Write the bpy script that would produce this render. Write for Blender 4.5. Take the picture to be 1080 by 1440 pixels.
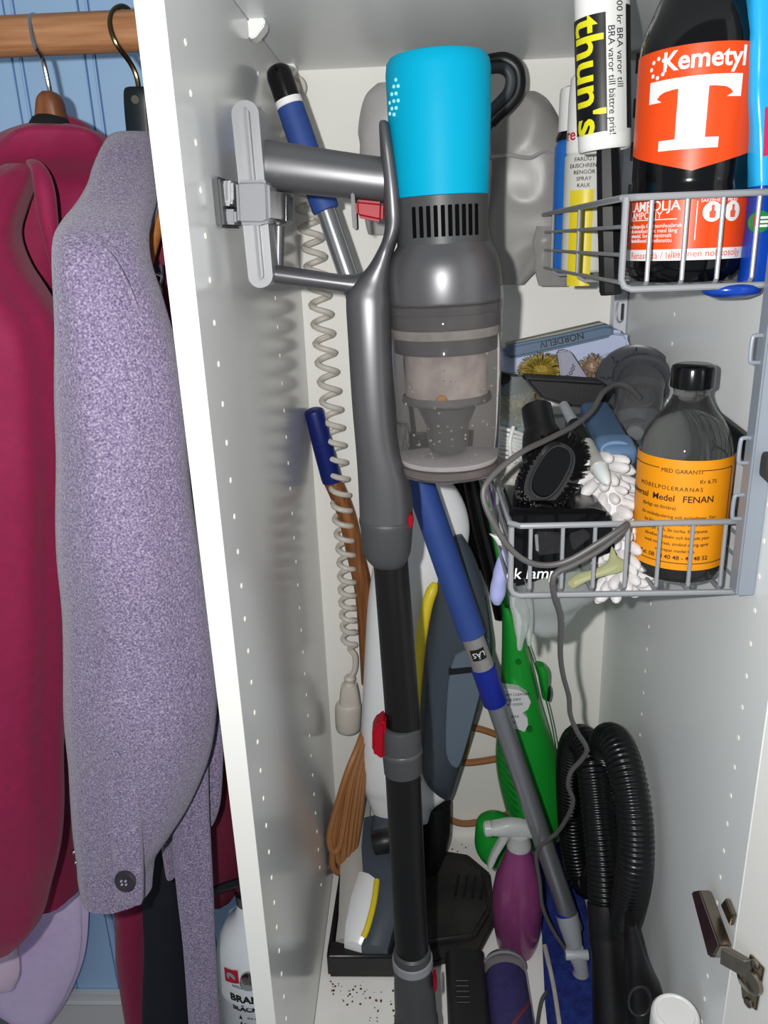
import bpy, bmesh, math, random
from mathutils import Vector as V, Matrix, noise
random.seed(7)
for o in list(bpy.data.objects): bpy.data.objects.remove(o)
scn = bpy.context.scene
COL = scn.collection

# ------------------------------------------------------------------ camera
F = 1105.0                                   # focal length in pixels of the 1080x1440 frame
C = V((0.1591, -0.5868, 1.0))
RX = V((0.99871519, 0.03591989, -0.03574534))      # camera right, in world axes
RD = V((-0.0221506, -0.32498949, -0.94545819))     # camera down
RF = V((-0.04557762, 0.94503523, -0.3237763))      # camera forward
cam_d = bpy.data.cameras.new('camera')
cam_d.sensor_fit = 'VERTICAL'; cam_d.sensor_height = 36.0; cam_d.lens = 36.0*F/1440.0
cam_d.clip_start = 0.01
cam = bpy.data.objects.new('camera', cam_d); COL.objects.link(cam)
m = Matrix.Identity(4)
for i in range(3):
    m[i][0] = RX[i]; m[i][1] = -RD[i]; m[i][2] = -RF[i]; m[i][3] = C[i]
cam.matrix_world = m
scn.camera = cam

# ------------------------------------------------------------------ world, light, exposure
w = bpy.data.worlds.new('world'); scn.world = w; w.use_nodes = True
w.node_tree.nodes['Background'].inputs[0].default_value = (0.82, 0.91, 1.0, 1)
w.node_tree.nodes['Background'].inputs[1].default_value = 0.27
fl = bpy.data.lights.new('phone_flash', 'POINT')
fl.energy = 28.0; fl.color = (1.0, 0.985, 0.96); fl.shadow_soft_size = 0.006
flo = bpy.data.objects.new('phone_flash', fl); COL.objects.link(flo)
flo.location = C + V((-0.045, 0.0, 0.018))
scn.view_settings.view_transform = 'Standard'
scn.view_settings.look = 'None'
scn.view_settings.gamma = 1.0
scn.view_settings.use_curve_mapping = False
scn.view_settings.exposure = 0.0

# ------------------------------------------------------------------ pixel -> world
def ray(px, py): return RX*(px-540) + RD*(py-720) + RF*F
def at(px, py, y):
    r = ray(px, py); return C + r*((y-C.y)/r.y)
def atx(px, py, x):
    r = ray(px, py); return C + r*((x-C.x)/r.x)
def atz(px, py, z):
    r = ray(px, py); return C + r*((z-C.z)/r.z)
def sz(n, p): return n*(p-C).dot(RF)/F       # length of n pixels at point p

# ------------------------------------------------------------------ materials
def lin(c):
    out = []
    for v in c:
        v = v/255.0
        out.append(v/12.92 if v <= 0.04045 else ((v+0.055)/1.055)**2.4)
    return out
MATS = {}
def mat(name, rgb, rough=0.5, metal=0.0, var=0.0, scale=40.0, bump=0.0, bscale=200.0, trans=0.0, ior=1.45, coat=0.0, sheen=0.0, rgb2=None, stretch=None, alpha=1.0, spec=0.5, emit=0):
    if name in MATS: return MATS[name]
    M = bpy.data.materials.new(name); M.use_nodes = True
    nt = M.node_tree; b = nt.nodes['Principled BSDF']
    c = lin(rgb)
    b.inputs['Base Color'].default_value = (*c, 1)
    b.inputs['Roughness'].default_value = rough
    b.inputs['Metallic'].default_value = metal
    b.inputs['IOR'].default_value = ior
    b.inputs['Specular IOR Level'].default_value = spec
    b.inputs['Transmission Weight'].default_value = trans
    b.inputs['Coat Weight'].default_value = coat
    b.inputs['Sheen Weight'].default_value = sheen
    b.inputs['Alpha'].default_value = alpha
    tc = mp = None
    def coords():
        nonlocal tc, mp
        if tc is None:
            tc = nt.nodes.new('ShaderNodeTexCoord'); mp = nt.nodes.new('ShaderNodeMapping')
            if stretch: mp.inputs['Scale'].default_value = stretch
            nt.links.new(tc.outputs['Object'], mp.inputs['Vector'])
        return mp.outputs['Vector']
    if var > 0 or rgb2:
        n = nt.nodes.new('ShaderNodeTexNoise'); n.inputs['Scale'].default_value = scale; n.inputs['Detail'].default_value = 4
        nt.links.new(coords(), n.inputs['Vector'])
        r = nt.nodes.new('ShaderNodeValToRGB')
        if rgb2: c2 = lin(rgb2)
        else: c2 = [min(1, x*(1+var)) for x in c]; c = [x*(1-var) for x in c]
        r.color_ramp.elements[0].position = 0.35; r.color_ramp.elements[1].position = 0.65
        r.color_ramp.elements[0].color = (*c, 1); r.color_ramp.elements[1].color = (*c2, 1)
        nt.links.new(n.outputs['Fac'], r.inputs['Fac']); nt.links.new(r.outputs['Color'], b.inputs['Base Color'])
    if bump > 0:
        n2 = nt.nodes.new('ShaderNodeTexNoise'); n2.inputs['Scale'].default_value = bscale; n2.inputs['Detail'].default_value = 3
        nt.links.new(coords(), n2.inputs['Vector'])
        bp = nt.nodes.new('ShaderNodeBump'); bp.inputs['Strength'].default_value = bump; bp.inputs['Distance'].default_value = 0.002
        nt.links.new(n2.outputs['Fac'], bp.inputs['Height']); nt.links.new(bp.outputs['Normal'], b.inputs['Normal'])
    MATS[name] = M
    return M

# ------------------------------------------------------------------ object helpers
def thing(name, label, cat, loc=(0, 0, 0), group=None):
    o = bpy.data.objects.new(name, None); COL.objects.link(o)
    o.location = loc; o.empty_display_size = 0.02
    o['label'] = label; o['category'] = cat
    if group: o['group'] = group
    return o
def tag(o, label, cat, group=None):
    o['label'] = label; o['category'] = cat
    if group: o['group'] = group
    return o
def wloc(o):
    p = V((0, 0, 0))
    while o: p = p + o.location; o = o.parent
    return p
def obj(name, vf, material, parent=None, sharp=35, kind=None, label=None):
    """one mesh object; geometry is given in world coordinates"""
    me = bpy.data.meshes.new(name)
    if isinstance(vf, bmesh.types.BMesh):
        vf.to_mesh(me); vf.free()
    else:
        me.from_pydata([tuple(v) for v in vf[0]], [], vf[1])
    bm = bmesh.new(); bm.from_mesh(me); bmesh.ops.recalc_face_normals(bm, faces=bm.faces); bm.to_mesh(me); bm.free()
    # origin at the base centre of the piece
    xs = [v.co for v in me.vertices]
    cen = V(((min(v.x for v in xs)+max(v.x for v in xs))/2, (min(v.y for v in xs)+max(v.y for v in xs))/2, min(v.z for v in xs)))
    me.transform(Matrix.Translation(-cen))
    for p in me.polygons: p.use_smooth = True
    if sharp: me.set_sharp_from_angle(angle=math.radians(sharp))
    me.materials.append(material)
    o = bpy.data.objects.new(name, me); COL.objects.link(o)
    if parent:
        o.parent = parent; o.location = cen - wloc(parent)
    else: o.location = cen
    if kind: o['kind'] = kind
    if label: o['label'] = label
    return o
def join(*vfs):
    vs, fs = [], []
    for a, b in vfs:
        k = len(vs); vs += list(a); fs += [tuple(i+k for i in f) for f in b]
    return vs, fs

# ------------------------------------------------------------------ shape helpers (return verts, faces)
def rings(rs, cap0=True, cap1=True, closed=False):
    vs, fs = [], []; n = len(rs[0])
    for r in rs: vs += r
    R = len(rs)
    for i in range(R if closed else R-1):
        a = i*n; b = ((i+1) % R)*n
        for j in range(n):
            k = (j+1) % n
            fs.append((a+j, a+k, b+k, b+j))
    if not closed:
        if cap0: fs.append(tuple(range(n))[::-1])
        if cap1: fs.append(tuple(range((R-1)*n, R*n)))
    return vs, fs
def frame(d):
    d = d.normalized(); u = d.cross(V((0, 0, 1)))
    if u.length < 1e-4: u = V((1, 0, 0))
    u.normalize(); return u, d.cross(u).normalized()
def lathe(p0, p1, prof, seg=32, cap=True):
    """prof: (t along p0->p1, radius)"""
    u, v = frame(p1-p0); rs = []
    for t, r in prof:
        c = p0.lerp(p1, t); r = max(r, 1e-5)
        rs.append([c + u*(r*math.cos(a)) + v*(r*math.sin(a)) for a in [2*math.pi*k/seg for k in range(seg)]])
    return rings(rs, cap, cap)
def lathe_px(p0, p1, prof, seg=32):
    return lathe(p0, p1, [(t, sz(r, p0.lerp(p1, t))) for t, r in prof], seg)
def cyl(p0, p1, r0, r1=None, seg=20, bev=0.0):
    r1 = r0 if r1 is None else r1
    if bev:
        L = (p1-p0).length; b = bev/L
        return lathe(p0, p1, [(0, r0-bev), (b*.3, r0-bev*.3), (b, r0), (1-b, r1), (1-b*.3, r1-bev*.3), (1, r1-bev)], seg)
    return lathe(p0, p1, [(0, r0), (1, r1)], seg)
def crom(pts, n):
    """Catmull-Rom through tuples/vectors, n per span"""
    out = []; k = len(pts)
    for i in range(k-1):
        a = pts[max(i-1, 0)]; b = pts[i]; c = pts[i+1]; d = pts[min(i+2, k-1)]
        for j in range(n):
            t = j/n
            out.append(type(b)(0.5*((2*q)+(r-p)*t+(2*p-5*q+4*r-s)*t*t+(3*q-p-3*r+s)*t**3) for p, q, r, s in zip(a, b, c, d)))
    out.append(pts[-1]); return out
def tube(pts, r, seg=10, n=8, rf=None, closed=False):
    pts = [V(p) for p in pts]
    if n > 1: pts = crom(pts + ([pts[0]] if closed else []), n)
    if closed: pts = pts[:-1]
    N = len(pts); rs = []
    t0 = (pts[1]-pts[0]).normalized(); u, _ = frame(t0)
    for i, p in enumerate(pts):
        if closed: t = (pts[(i+1) % N]-pts[i-1]).normalized()
        else: t = (pts[min(i+1, N-1)]-pts[max(i-1, 0)]).normalized()
        u = (u - t*u.dot(t)).normalized(); v = t.cross(u)
        rr = rf(i/(N-1), i) if rf else (r if not isinstance(r, (list, tuple)) else r[0]+(r[1]-r[0])*i/(N-1))
        rs.append([p + u*(rr*math.cos(a)) + v*(rr*math.sin(a)) for a in [2*math.pi*k/seg for k in range(seg)]])
    return rings(rs, closed=closed)
def sup(c, a, b, n=24, e=2.0):
    out = []
    for k in range(n):
        t = 2*math.pi*k/n; x, y = math.cos(t), math.sin(t)
        out.append(c + a*math.copysign(abs(x)**(2/e), x) + b*math.copysign(abs(y)**(2/e), y))
    return out
def loft_px(rows, n=28, sub=4, e=2.0, fold=None):
    """rows: (pxL, pxR, py, Y, half depth) -> horizontal sections that fill that width"""
    rows = crom([tuple(float(x) for x in r) for r in rows], sub) if sub > 1 else rows
    rs = []
    for i, (l, r, py, Y, hd) in enumerate(rows):
        A, B = at(l, py, Y), at(r, py, Y); c = (A+B)/2; a = (B-A)/2; b = V((0, max(hd, .001), 0))
        ring = sup(c, a, b, n, e)
        if fold: ring = [fold(p, c, i/(len(rows)-1), 2*math.pi*k/n) for k, p in enumerate(ring)]
        rs.append(ring)
    return rings(rs)
def loft(secs, n=28, sub=1, e=2.0):
    """secs: (center, half vector a, half vector b)"""
    flat = [tuple(c)+tuple(a)+tuple(b) for c, a, b in secs]
    if sub > 1: flat = crom(flat, sub)
    return rings([sup(V(f[0:3]), V(f[3:6]), V(f[6:9]), n, e) for f in flat])
def folds(amp, k, seed, na=.0, ns=8.0):
    def f(p, c, v, th):
        d = p-c; s = 1+amp*math.sin(k*th+seed+3*math.sin(v*4+seed))*min(1, 4*v+.3) + .5*amp*math.sin((2*k+1)*th+seed*2-5*v)
        q = c+d*s
        if na: q = q + d.normalized()*na*noise.noise(p*ns+V((seed, seed, seed)))
        return q
    return f
def prism(pts, ext, bev=0.0, seg=2, angle=20):
    bm = bmesh.new(); f = bm.faces.new([bm.verts.new(p) for p in pts])
    r = bmesh.ops.extrude_face_region(bm, geom=[f])
    bmesh.ops.translate(bm, vec=V(ext), verts=[x for x in r['geom'] if isinstance(x, bmesh.types.BMVert)])
    bmesh.ops.recalc_face_normals(bm, faces=bm.faces)
    if bev:
        es = [e for e in bm.edges if e.calc_face_angle(0) > math.radians(angle)]
        bmesh.ops.bevel(bm, geom=es, offset=bev, segments=seg, affect='EDGES', clamp_overlap=True)
    return bm
def prism_px(pts, Y, th, bev=0.0, seg=2, smooth=0, angle=20):
    if smooth:
        q = [tuple(map(float, p)) for p in pts]; q = crom(q+[q[0]], smooth)[:-1]; pts = q
    return prism([at(x, y, Y) for x, y in pts], (0, th, 0), bev, seg, angle)
def box(lo, hi, bev=0.0, seg=2):
    lo, hi = V(lo), V(hi)
    return prism([V((lo.x, lo.y, lo.z)), V((hi.x, lo.y, lo.z)), V((hi.x, hi.y, lo.z)), V((lo.x, hi.y, lo.z))], (0, 0, hi.z-lo.z), bev, seg)
def obox(c, ux, uy, uz, bev=0.0, seg=2):
    """oriented box: center and three half vectors"""
    c = V(c)
    return prism([c-ux-uy-uz, c+ux-uy-uz, c+ux+uy-uz, c-ux+uy-uz], uz*2, bev, seg)

# ------------------------------------------------------------------ lettering
def text_bm(s, size, bold=0.0, thick=0.0002, space=1.0, align='CENTER', shear=0.0):
    cu = bpy.data.curves.new('lettering', 'FONT'); cu.body = s; cu.size = size; cu.offset = bold*size
    cu.extrude = thick; cu.align_x = align; cu.align_y = 'CENTER'; cu.space_character = space; cu.shear = shear; cu.resolution_u = 3
    o = bpy.data.objects.new('lettering', cu); COL.objects.link(o)
    dg = bpy.context.evaluated_depsgraph_get()
    me = bpy.data.meshes.new_from_object(o.evaluated_get(dg))
    bpy.data.objects.remove(o); bpy.data.curves.remove(cu)
    bm = bmesh.new(); bm.from_mesh(me); bpy.data.meshes.remove(me); return bm
def slice_x(bm, step):
    xs = [v.co.x for v in bm.verts]
    if not xs: return bm
    x = math.ceil(min(xs)/step)*step
    while x < max(xs):
        bmesh.ops.bisect_plane(bm, geom=bm.verts[:]+bm.edges[:]+bm.faces[:], plane_co=(x, 0, 0), plane_no=(1, 0, 0)); x += step
    return bm
def remap(bm, f):
    for v in bm.verts: v.co = f(v.co.x, v.co.y, v.co.z)
    return bm
def text_plane(s, size, o, ux, uy, bold=0.0, **k):
    ux, uy = V(ux).normalized(), V(uy).normalized(); nz = ux.cross(uy)
    return remap(text_bm(s, size, bold, **k), lambda x, y, z: o+ux*x+uy*y+nz*z)
def cylmap(base, up, rfun, ang, lift=0.0004):
    """u = arc length from the angle ang (seen from outside, u grows to the viewer's right), v = height over base"""
    up = V(up).normalized(); e1 = V((1, 0, 0)); e1 = (e1-up*e1.dot(up)).normalized(); e2 = up.cross(e1)
    def f(u, v, z=0.0):
        r = rfun(v); a = ang + u/r
        return base + up*v + (e1*math.cos(a)+e2*math.sin(a))*(r+lift+z)
    return f
def text_cyl(s, size, f, u0, v0, bold=0.0, rot=0, step=.003, **k):
    bm = text_bm(s, size, bold, **k)
    if rot: bmesh.ops.rotate(bm, verts=bm.verts, matrix=Matrix.Rotation(math.radians(rot), 3, 'Z'))
    slice_x(bm, step)
    return remap(bm, lambda x, y, z: f(x+u0, y+v0, z+.0003))
def patch(f, u0, u1, v0, v1, nu=20, nv=1, lo=None, hi=None):
    """label patch; lo/hi give lower/upper edge as functions of s in 0..1; thin real sheet"""
    vs, fs = [], []
    for z in (0, .0003):
        for i in range(nu+1):
            s = i/nu; u = u0+(u1-u0)*s; a = lo(s) if lo else v0; b = hi(s) if hi else v1
            for j in range(nv+1): vs.append(f(u, a+(b-a)*j/nv, z))
    n = nv+1; K = (nu+1)*n
    for i in range(nu):
        for j in range(nv):
            q = (i*n+j, (i+1)*n+j, (i+1)*n+j+1, i*n+j+1)
            fs.append(tuple(x+K for x in q)); fs.append(q[::-1])
    for i in range(nu):
        for j, s in ((0, 1), (nv, -1)):
            q = (i*n+j, (i+1)*n+j, (i+1)*n+j+K, i*n+j+K); fs.append(q[::s])
    for j in range(nv):
        for i in (0, nu):
            fs.append((i*n+j, i*n+j+1, i*n+j+1+K, i*n+j+K))
    return vs, fs
def poly_cyl(f, pts, step=.003):
    """flat polygon (u, v) laid on the cylinder map"""
    bm = bmesh.new(); bm.faces.new([bm.verts.new((x, y, 0)) for x, y in pts])
    bmesh.ops.triangulate(bm, faces=bm.faces[:])
    r = bmesh.ops.extrude_face_region(bm, geom=bm.faces[:])
    bmesh.ops.translate(bm, vec=(0, 0, .0003), verts=[x for x in r['geom'] if isinstance(x, bmesh.types.BMVert)])
    slice_x(bm, step); return remap(bm, lambda x, y, z: f(x, y, z+.0003))
def merge(*bms):
    out = bmesh.new()
    for b in bms:
        me = bpy.data.meshes.new('t'); b.to_mesh(me); b.free(); out.from_mesh(me); bpy.data.meshes.remove(me)
    return out
def dup(root, offset, label=None, parent=None):
    r = root.copy(); COL.objects.link(r); r.location = root.location + V(offset); r.parent = parent if parent else root.parent
    if label: r['label'] = label
    for ch in root.children:
        dup(ch, (0, 0, 0), None, r)
    return r
# ================================================================== SETTING
W, D, H = 0.449, 0.552, 1.214
white_panel = mat('white_melamine', (234, 237, 237), rough=0.32, var=.012, scale=3, spec=.35)
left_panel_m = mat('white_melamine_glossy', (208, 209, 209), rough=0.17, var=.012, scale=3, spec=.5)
back_m = mat('white_hardboard', (242, 241, 235), rough=0.6, var=.015, scale=4)
edge_m = mat('white_edge_band', (222, 222, 218), rough=0.45)
hole_m = mat('drilled_hole', (243, 241, 232), rough=0.6)
floor_m = mat('white_shelf_board', (238, 237, 233), rough=0.4, var=.03, scale=18)

def struct(name, vf, m_, parent=None, **k):
    o = obj(name, vf, m_, parent, **k)
    if not parent: o['kind'] = 'structure'
    return o
wl = struct('wall_left', box((-.020, .0012, -.60), (0, D+.004, 1.45)), left_panel_m)
struct('edge_band', box((-.020, 0, -.60), (0, .0012, 1.45)), edge_m, wl)
wr = struct('wall_right', box((W, 0, -.10), (W+.020, D+.004, 1.45)), white_panel)
wb = struct('wall_back', box((-.0001, D, -.10), (W+.0001, D+.004, 1.45)), back_m)
ce = struct('ceiling', box((.0005, .012, H), (W-.0005, D-.0005, H+.018)), white_panel)
fo = struct('floor', box((.0005, .004, -.018), (W-.0005, D-.0005, 0)), floor_m)
# shelf-pin holes drilled in the two side panels
def holes(x, ys, z0, z1, step, sgn):
    vf = []
    for y in ys:
        z = z0
        while z < z1:
            c = V((x, y, z)); vf.append(lathe(c-V((sgn*.001, 0, 0)), c+V((sgn*.0006, 0, 0)), [(0, .0024), (1, .0024), (1.0, .0012), (.9, .0010)], 10)); z += step
    return join(*vf)
o = obj('shelf_pin_holes', holes(0, (.045, .335), .10, 1.20, .0325, 1), hole_m, wl, kind='stuff')
o = obj('shelf_pin_holes', holes(W, (.045, .33), .10, 1.20, .0325, -1), hole_m, wr, kind='stuff')
# shelf supports under the ceiling board
for (px, py, x, y) in ((350, 33, 0, .31), (431, 96, 0, .52)):
    c = V((x, y, H))
    b = prism([c+V((0, -.011, 0)), c+V((.017, -.011, 0)), c+V((.017, -.011, -.006)), c+V((.006, -.011, -.017)), c+V((0, -.011, -.017))], (0, .022, 0), .0012)
    tag(obj('shelf_support', b, mat('white_plastic', (238, 238, 236), rough=.35)),
        'white plastic shelf support under the top board, ' + ('nearer one with its corner in clear view' if y < .4 else 'far one peeping beside the black pole cap'), 'shelf support', 'shelf supports')

# door, opened, with its hinge
dm = white_panel
door_dir = V((.50, -1, 0)).normalized(); dn = V((1, .50, 0)).normalized()
p0 = V((W+.0003, -.0012, -.12))
dr = struct('door_1', prism([p0, p0+door_dir*.5, p0+door_dir*.5+dn*.018, p0+dn*.018], (0, 0, 1.6), .001, 1), edge_m)
nickel = mat('nickel', (150, 140, 126), rough=.24, metal=1.0, var=.1, scale=60)
def pl(px, py, off=.0005):
    r = ray(px, py); q = p0-dn*off; return C+r*((q-C).dot(dn)/r.dot(dn))
hg = obj('hinge_arm', merge(
    prism([atx(988, 1254, W-.006), atx(1000, 1252, W-.006), atx(1029, 1330, W-.006), atx(1021, 1346, W-.006), atx(1013, 1346, W-.006)], (-.012, 0, 0), .0015),
    prism([atx(1020, 1272, W-.001), atx(1027, 1263, W-.001), atx(1037, 1287, W-.001), atx(1033, 1302, W-.001)], (-.005, 0, 0), .001)), nickel, dr)
a0, a1 = atx(1018, 1343, W-.014), pl(1052, 1362, .008)
obj('hinge_link', obox((a0+a1)/2, (a1-a0)/2, V((.004, 0, .001)), V((0, .001, .009)), .001), nickel, hg)
pls = [pl(1057, 1340), pl(1077, 1361), pl(1066, 1421), pl(1046, 1402), pl(1044, 1385)]
hp = obj('hinge_plate', prism(pls, dn*-.003, .001), nickel, dr)
cc = pl(1058, 1376)
obj('hinge_cup', lathe(cc-dn*.002, cc-dn*.010, [(0, .014), (.5, .013), (.9, .009), (1, 0.0)], 20), nickel, hp)
for q in (pl(1065, 1354), pl(1056, 1408)):
    obj('screw', lathe(q-dn*.0025, q-dn*.006, [(0, .005), (.7, .0045), (1, .002)], 14), nickel, hp)

# the open wardrobe bay: blue boarded wall, white baseboard, floor
blue = mat('blue_paint', (170, 206, 242), rough=.55, var=.03, scale=6)
YB = .575
bw = struct('wall_far_left', box((-1.3, YB+.012, -.6), (-.02, YB+.02, 1.6)), mat('blue_groove', (130, 170, 208), rough=.6))
plank0 = bead0 = None
x = -1.24; pitch = .0985
while x < -.03:
    x1 = min(x+pitch-.016, -.021)
    obj('plank', box((x, YB, -.45), (x1, YB+.0125, 1.6), .0014, 1), blue, bw)
    if x1 < -.035: obj('bead', box((x+pitch-.0135, YB, -.45), (x+pitch-.0025, YB+.0125, 1.6), .002, 2), blue, bw)
    x += pitch
zb = at(140, 1397, YB-.012).z
bb = struct('baseboard_left', box((-1.3, YB-.012, -.60), (-.021, YB-.0005, zb), .002), mat('white_gloss_paint', (212, 214, 216), rough=.3))
obj('moulding', tube([V((-1.3, YB-.014, zb-.022)), V((-.021, YB-.014, zb-.022))], .005, 8, 1), MATS['white_gloss_paint'], bb)
struct('floor_closet', box((-1.3, -.55, -.62), (-.021, YB-.013, -.60)), mat('closet_floor', (120, 112, 104), rough=.6, var=.1, scale=12))

# crumbs on the cabinet floor: rust and dirt specks nobody could count
vf = []
rr = random.Random(3)
for k in range(95):
    cx, cy = rr.choice([(495, 1395), (535, 1410), (540, 1428), (470, 1385), (640, 1200), (655, 1320)])
    q = atz(cx+rr.gauss(0, 14), cy+rr.gauss(0, 11), 0)
    if not (.01 < q.x < .43 and .02 < q.y < .54): continue
    r_ = rr.uniform(.0006, .0019); vf.append(lathe(q+V((0, 0, .0001)), q+V((0, 0, r_)), [(0, r_), (.6, r_*.8), (1, r_*.2)], 6))
o = tag(obj('crumbs', join(*vf), mat('rust_crumbs', (110, 62, 40), rough=.9, rgb2=(70, 60, 50), scale=300)), 'rust-brown crumbs scattered on the white cabinet floor', 'crumbs'); o['kind'] = 'stuff'

# ================================================================== WARDROBE BAY
wood = mat('oiled_wood', (182, 132, 92), rough=.5, rgb2=(156, 104, 66), scale=12, stretch=(1, 14, 14))
A, B = at(-60, 55, .28), at(215, 43, .28)
A = B+(A-B).normalized()*1.0; B = V((-.0215, B.y, B.z))
tag(obj('clothes_rail', cyl(A, B, sz(26, B), seg=36), wood), 'thick round wooden clothes rail over the coats', 'rail')
chrome = mat('chrome', (190, 190, 188), rough=.18, metal=1.0)
brass = mat('aged_brass', (112, 98, 70), rough=.25, metal=1.0)

def hook_path(pts, Y): return [at(x, y, yy) for x, y, yy in pts]
# hanger with brown wooden head
t = thing('coat_hanger', 'brown wooden coat hanger with steel hook carrying the burgundy coat', 'hanger', at(70, 160, .28), 'coat hangers')
obj('hook', tube([at(72, 138, .28), at(68, 118, .28), at(60, 84, .275), at(50, 66, .262), at(45, 46, .262), at(43, 26, .268), at(47, 21, .28), at(54, 27, .298), at(58, 45, .30)], .0024, 10, 6), chrome, t)
hw = mat('hanger_wood', (142, 88, 52), rough=.4, rgb2=(110, 64, 38), scale=18, stretch=(6, 6, 1))
obj('neck', loft_px([(62, 78, 130, .28, .010), (55, 86, 140, .28, .014), (52, 92, 165, .28, .014), (50, 97, 190, .28, .014)], n=20, e=3), hw, t)
c = at(74, 232, .295)
obj('shoulder_bar', loft([(c+V((0, dy, -.055*abs(dy/.2))), V((.010, 0, 0)), V((0, 0, .013))) for dy in (0, .05, .09)], 12, 3), hw, t)
# hanger with dark head
t = thing('coat_hanger', 'dark green-black coat hanger with brass hook carrying the purple coat', 'hanger', at(195, 180, .28), 'coat hangers')
obj('hook', tube([at(196, 130, .28), at(192, 108, .28), at(183, 88, .275), at(164, 62, .262), at(155, 36, .262), at(159, 16, .27), at(172, 9, .285), at(184, 18, .30), at(188, 40, .30)], .0026, 10, 6), brass, t)
dkg = mat('dark_green_lacquer', (14, 26, 30), rough=.35)
obj('neck', loft_px([(182, 212, 124, .28, .010), (177, 216, 130, .28, .013), (178, 217, 160, .28, .013), (182, 221, 200, .28, .013)], n=20, e=4), dkg, t)
c = at(200, 205, .28)
obj('shoulder_bar', loft([(c+V((0, dy, -.05*abs(dy/.2)**1.5)), V((.009, 0, 0)), V((0, 0, .012))) for dy in (-.02, 0, .06, .12)], 12, 3), dkg, t)
obj('badge', lathe(at(190, 140, .2665), at(190, 140, .265), [(0, .004), (1, .0038)], 14), mat('dull_brass', (58, 54, 38), rough=.6), t)

# burgundy coat -------------------------------------------------------------
burg = mat('burgundy_cloth', (138, 12, 66), rough=.75, var=.06, scale=90, bump=.25, bscale=900, sheen=.15)
t = thing('coat', 'burgundy wool coat on the brown wooden hanger at the frame edge', 'coat', at(40, 1300, .3), 'coats on the rail')
body = loft_px([(46, 100, 175, .285, .020), (28, 128, 181, .29, .036), (0, 156, 196, .305, .06), (-40, 172, 228, .33, .08), (-70, 172, 270, .36, .085), (-80, 160, 350, .36, .09), (-80, 148, 470, .37, .09),
    (-80, 132, 620, .37, .09), (-80, 122, 800, .38, .09), (-80, 108, 950, .38, .09), (-80, 106, 1080, .38, .09), (-80, 112, 1180, .38, .085), (-80, 118, 1240, .38, .08)], n=56, sub=6, fold=folds(.045, 5, 1.2, .006, 9))
obj('body', body, burg, t)
sl = loft_px([(8, 50, 232, .255, .02), (-15, 48, 252, .245, .04), (-45, 30, 292, .225, .05), (-70, 18, 330, .21, .055), (-75, 28, 370, .195, .055), (-80, 54, 412, .185, .055), (-85, 80, 462, .18, .058), (-85, 90, 540, .18, .06), (-85, 92, 650, .18, .06), (-85, 90, 800, .18, .06),
    (-85, 86, 950, .18, .06), (-85, 82, 1080, .18, .06), (-85, 78, 1180, .18, .055), (-80, 66, 1250, .18, .05), (-75, 56, 1295, .18, .048), (-70, 30, 1322, .18, .04)], n=56, sub=6, fold=folds(.05, 4, 2.6, .005, 10))
obj('sleeve', sl, burg, t)
obj('collar', tube([at(35, 205, .26), at(55, 182, .28), at(78, 173, .29), at(110, 183, .31), at(140, 205, .33)], .010, 12, 6), burg, t)
obj('lapel_fold', tube([at(40, 228, .245), at(54, 238, .232), at(62, 265, .225), at(68, 310, .225), at(78, 370, .235), at(88, 430, .25)], .006, 12, 6, rf=lambda u, i: .010*math.sin(math.pi*(.08+.9*u))), burg, t)
obj('inner_collar', loft_px([(54, 84, 163, .278, .016), (48, 92, 166, .276, .019), (42, 98, 177, .274, .022)], n=20, sub=1), mat('black_lining', (14, 18, 20), rough=.8), t)

# purple wool coat ------------------------------------------------------------
def wool():
    M = mat('purple_wool', (128, 108, 150), rough=.95, bump=.6, bscale=420, sheen=.3)
    nt = M.node_tree; b = nt.nodes['Principled BSDF']
    tc = nt.nodes.new('ShaderNodeTexCoord')
    n = nt.nodes.new('ShaderNodeTexNoise'); n.inputs['Scale'].default_value = 560; n.inputs['Detail'].default_value = 3
    r = nt.nodes.new('ShaderNodeValToRGB'); cr = r.color_ramp
    cr.elements[0].position = .30; cr.elements[0].color = (*lin((80, 70, 104)), 1)
    cr.elements[1].position = .72; cr.elements[1].color = (*lin((168, 158, 182)), 1)
    e = cr.elements.new(.52); e.color = (*lin((126, 114, 141)), 1)
    nt.links.new(tc.outputs['Object'], n.inputs['Vector']); nt.links.new(n.outputs['Fac'], r.inputs['Fac']); nt.links.new(r.outputs['Color'], b.inputs['Base Color'])
    return M
wm = wool()
t = thing('coat', 'speckled purple wool coat with buttoned cuff beside the white panel', 'coat', at(190, 1250, .1), 'coats on the rail')
sleeve_rows = [(172, 214, 186, .262, .012), (158, 217, 192, .255, .03), (150, 220, 210, .24, .045), (140, 221, 235, .22, .05), (130, 221, 262, .19, .05), (115, 218, 288, .16, .05), (98, 211, 312, .125, .05), (87, 206, 335, .10, .05),
    (83, 208, 370, .085, .05), (82, 222, 420, .08, .05), (83, 243, 500, .08, .052), (84, 256, 580, .08, .054), (86, 268, 680, .08, .055), (89, 284, 800, .085, .056), (93, 296, 900, .09, .056), (97, 300, 990, .09, .055),
    (102, 296, 1060, .095, .053), (106, 274, 1120, .10, .05), (107, 248, 1165, .10, .046), (108, 226, 1200, .10, .043), (109, 221, 1225, .10, .042), (114, 218, 1246, .10, .040)]
sl = loft_px(sleeve_rows, n=64, sub=6, fold=folds(.022, 4, .4, .006, 9))
obj('sleeve', sl, wm, t)
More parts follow.
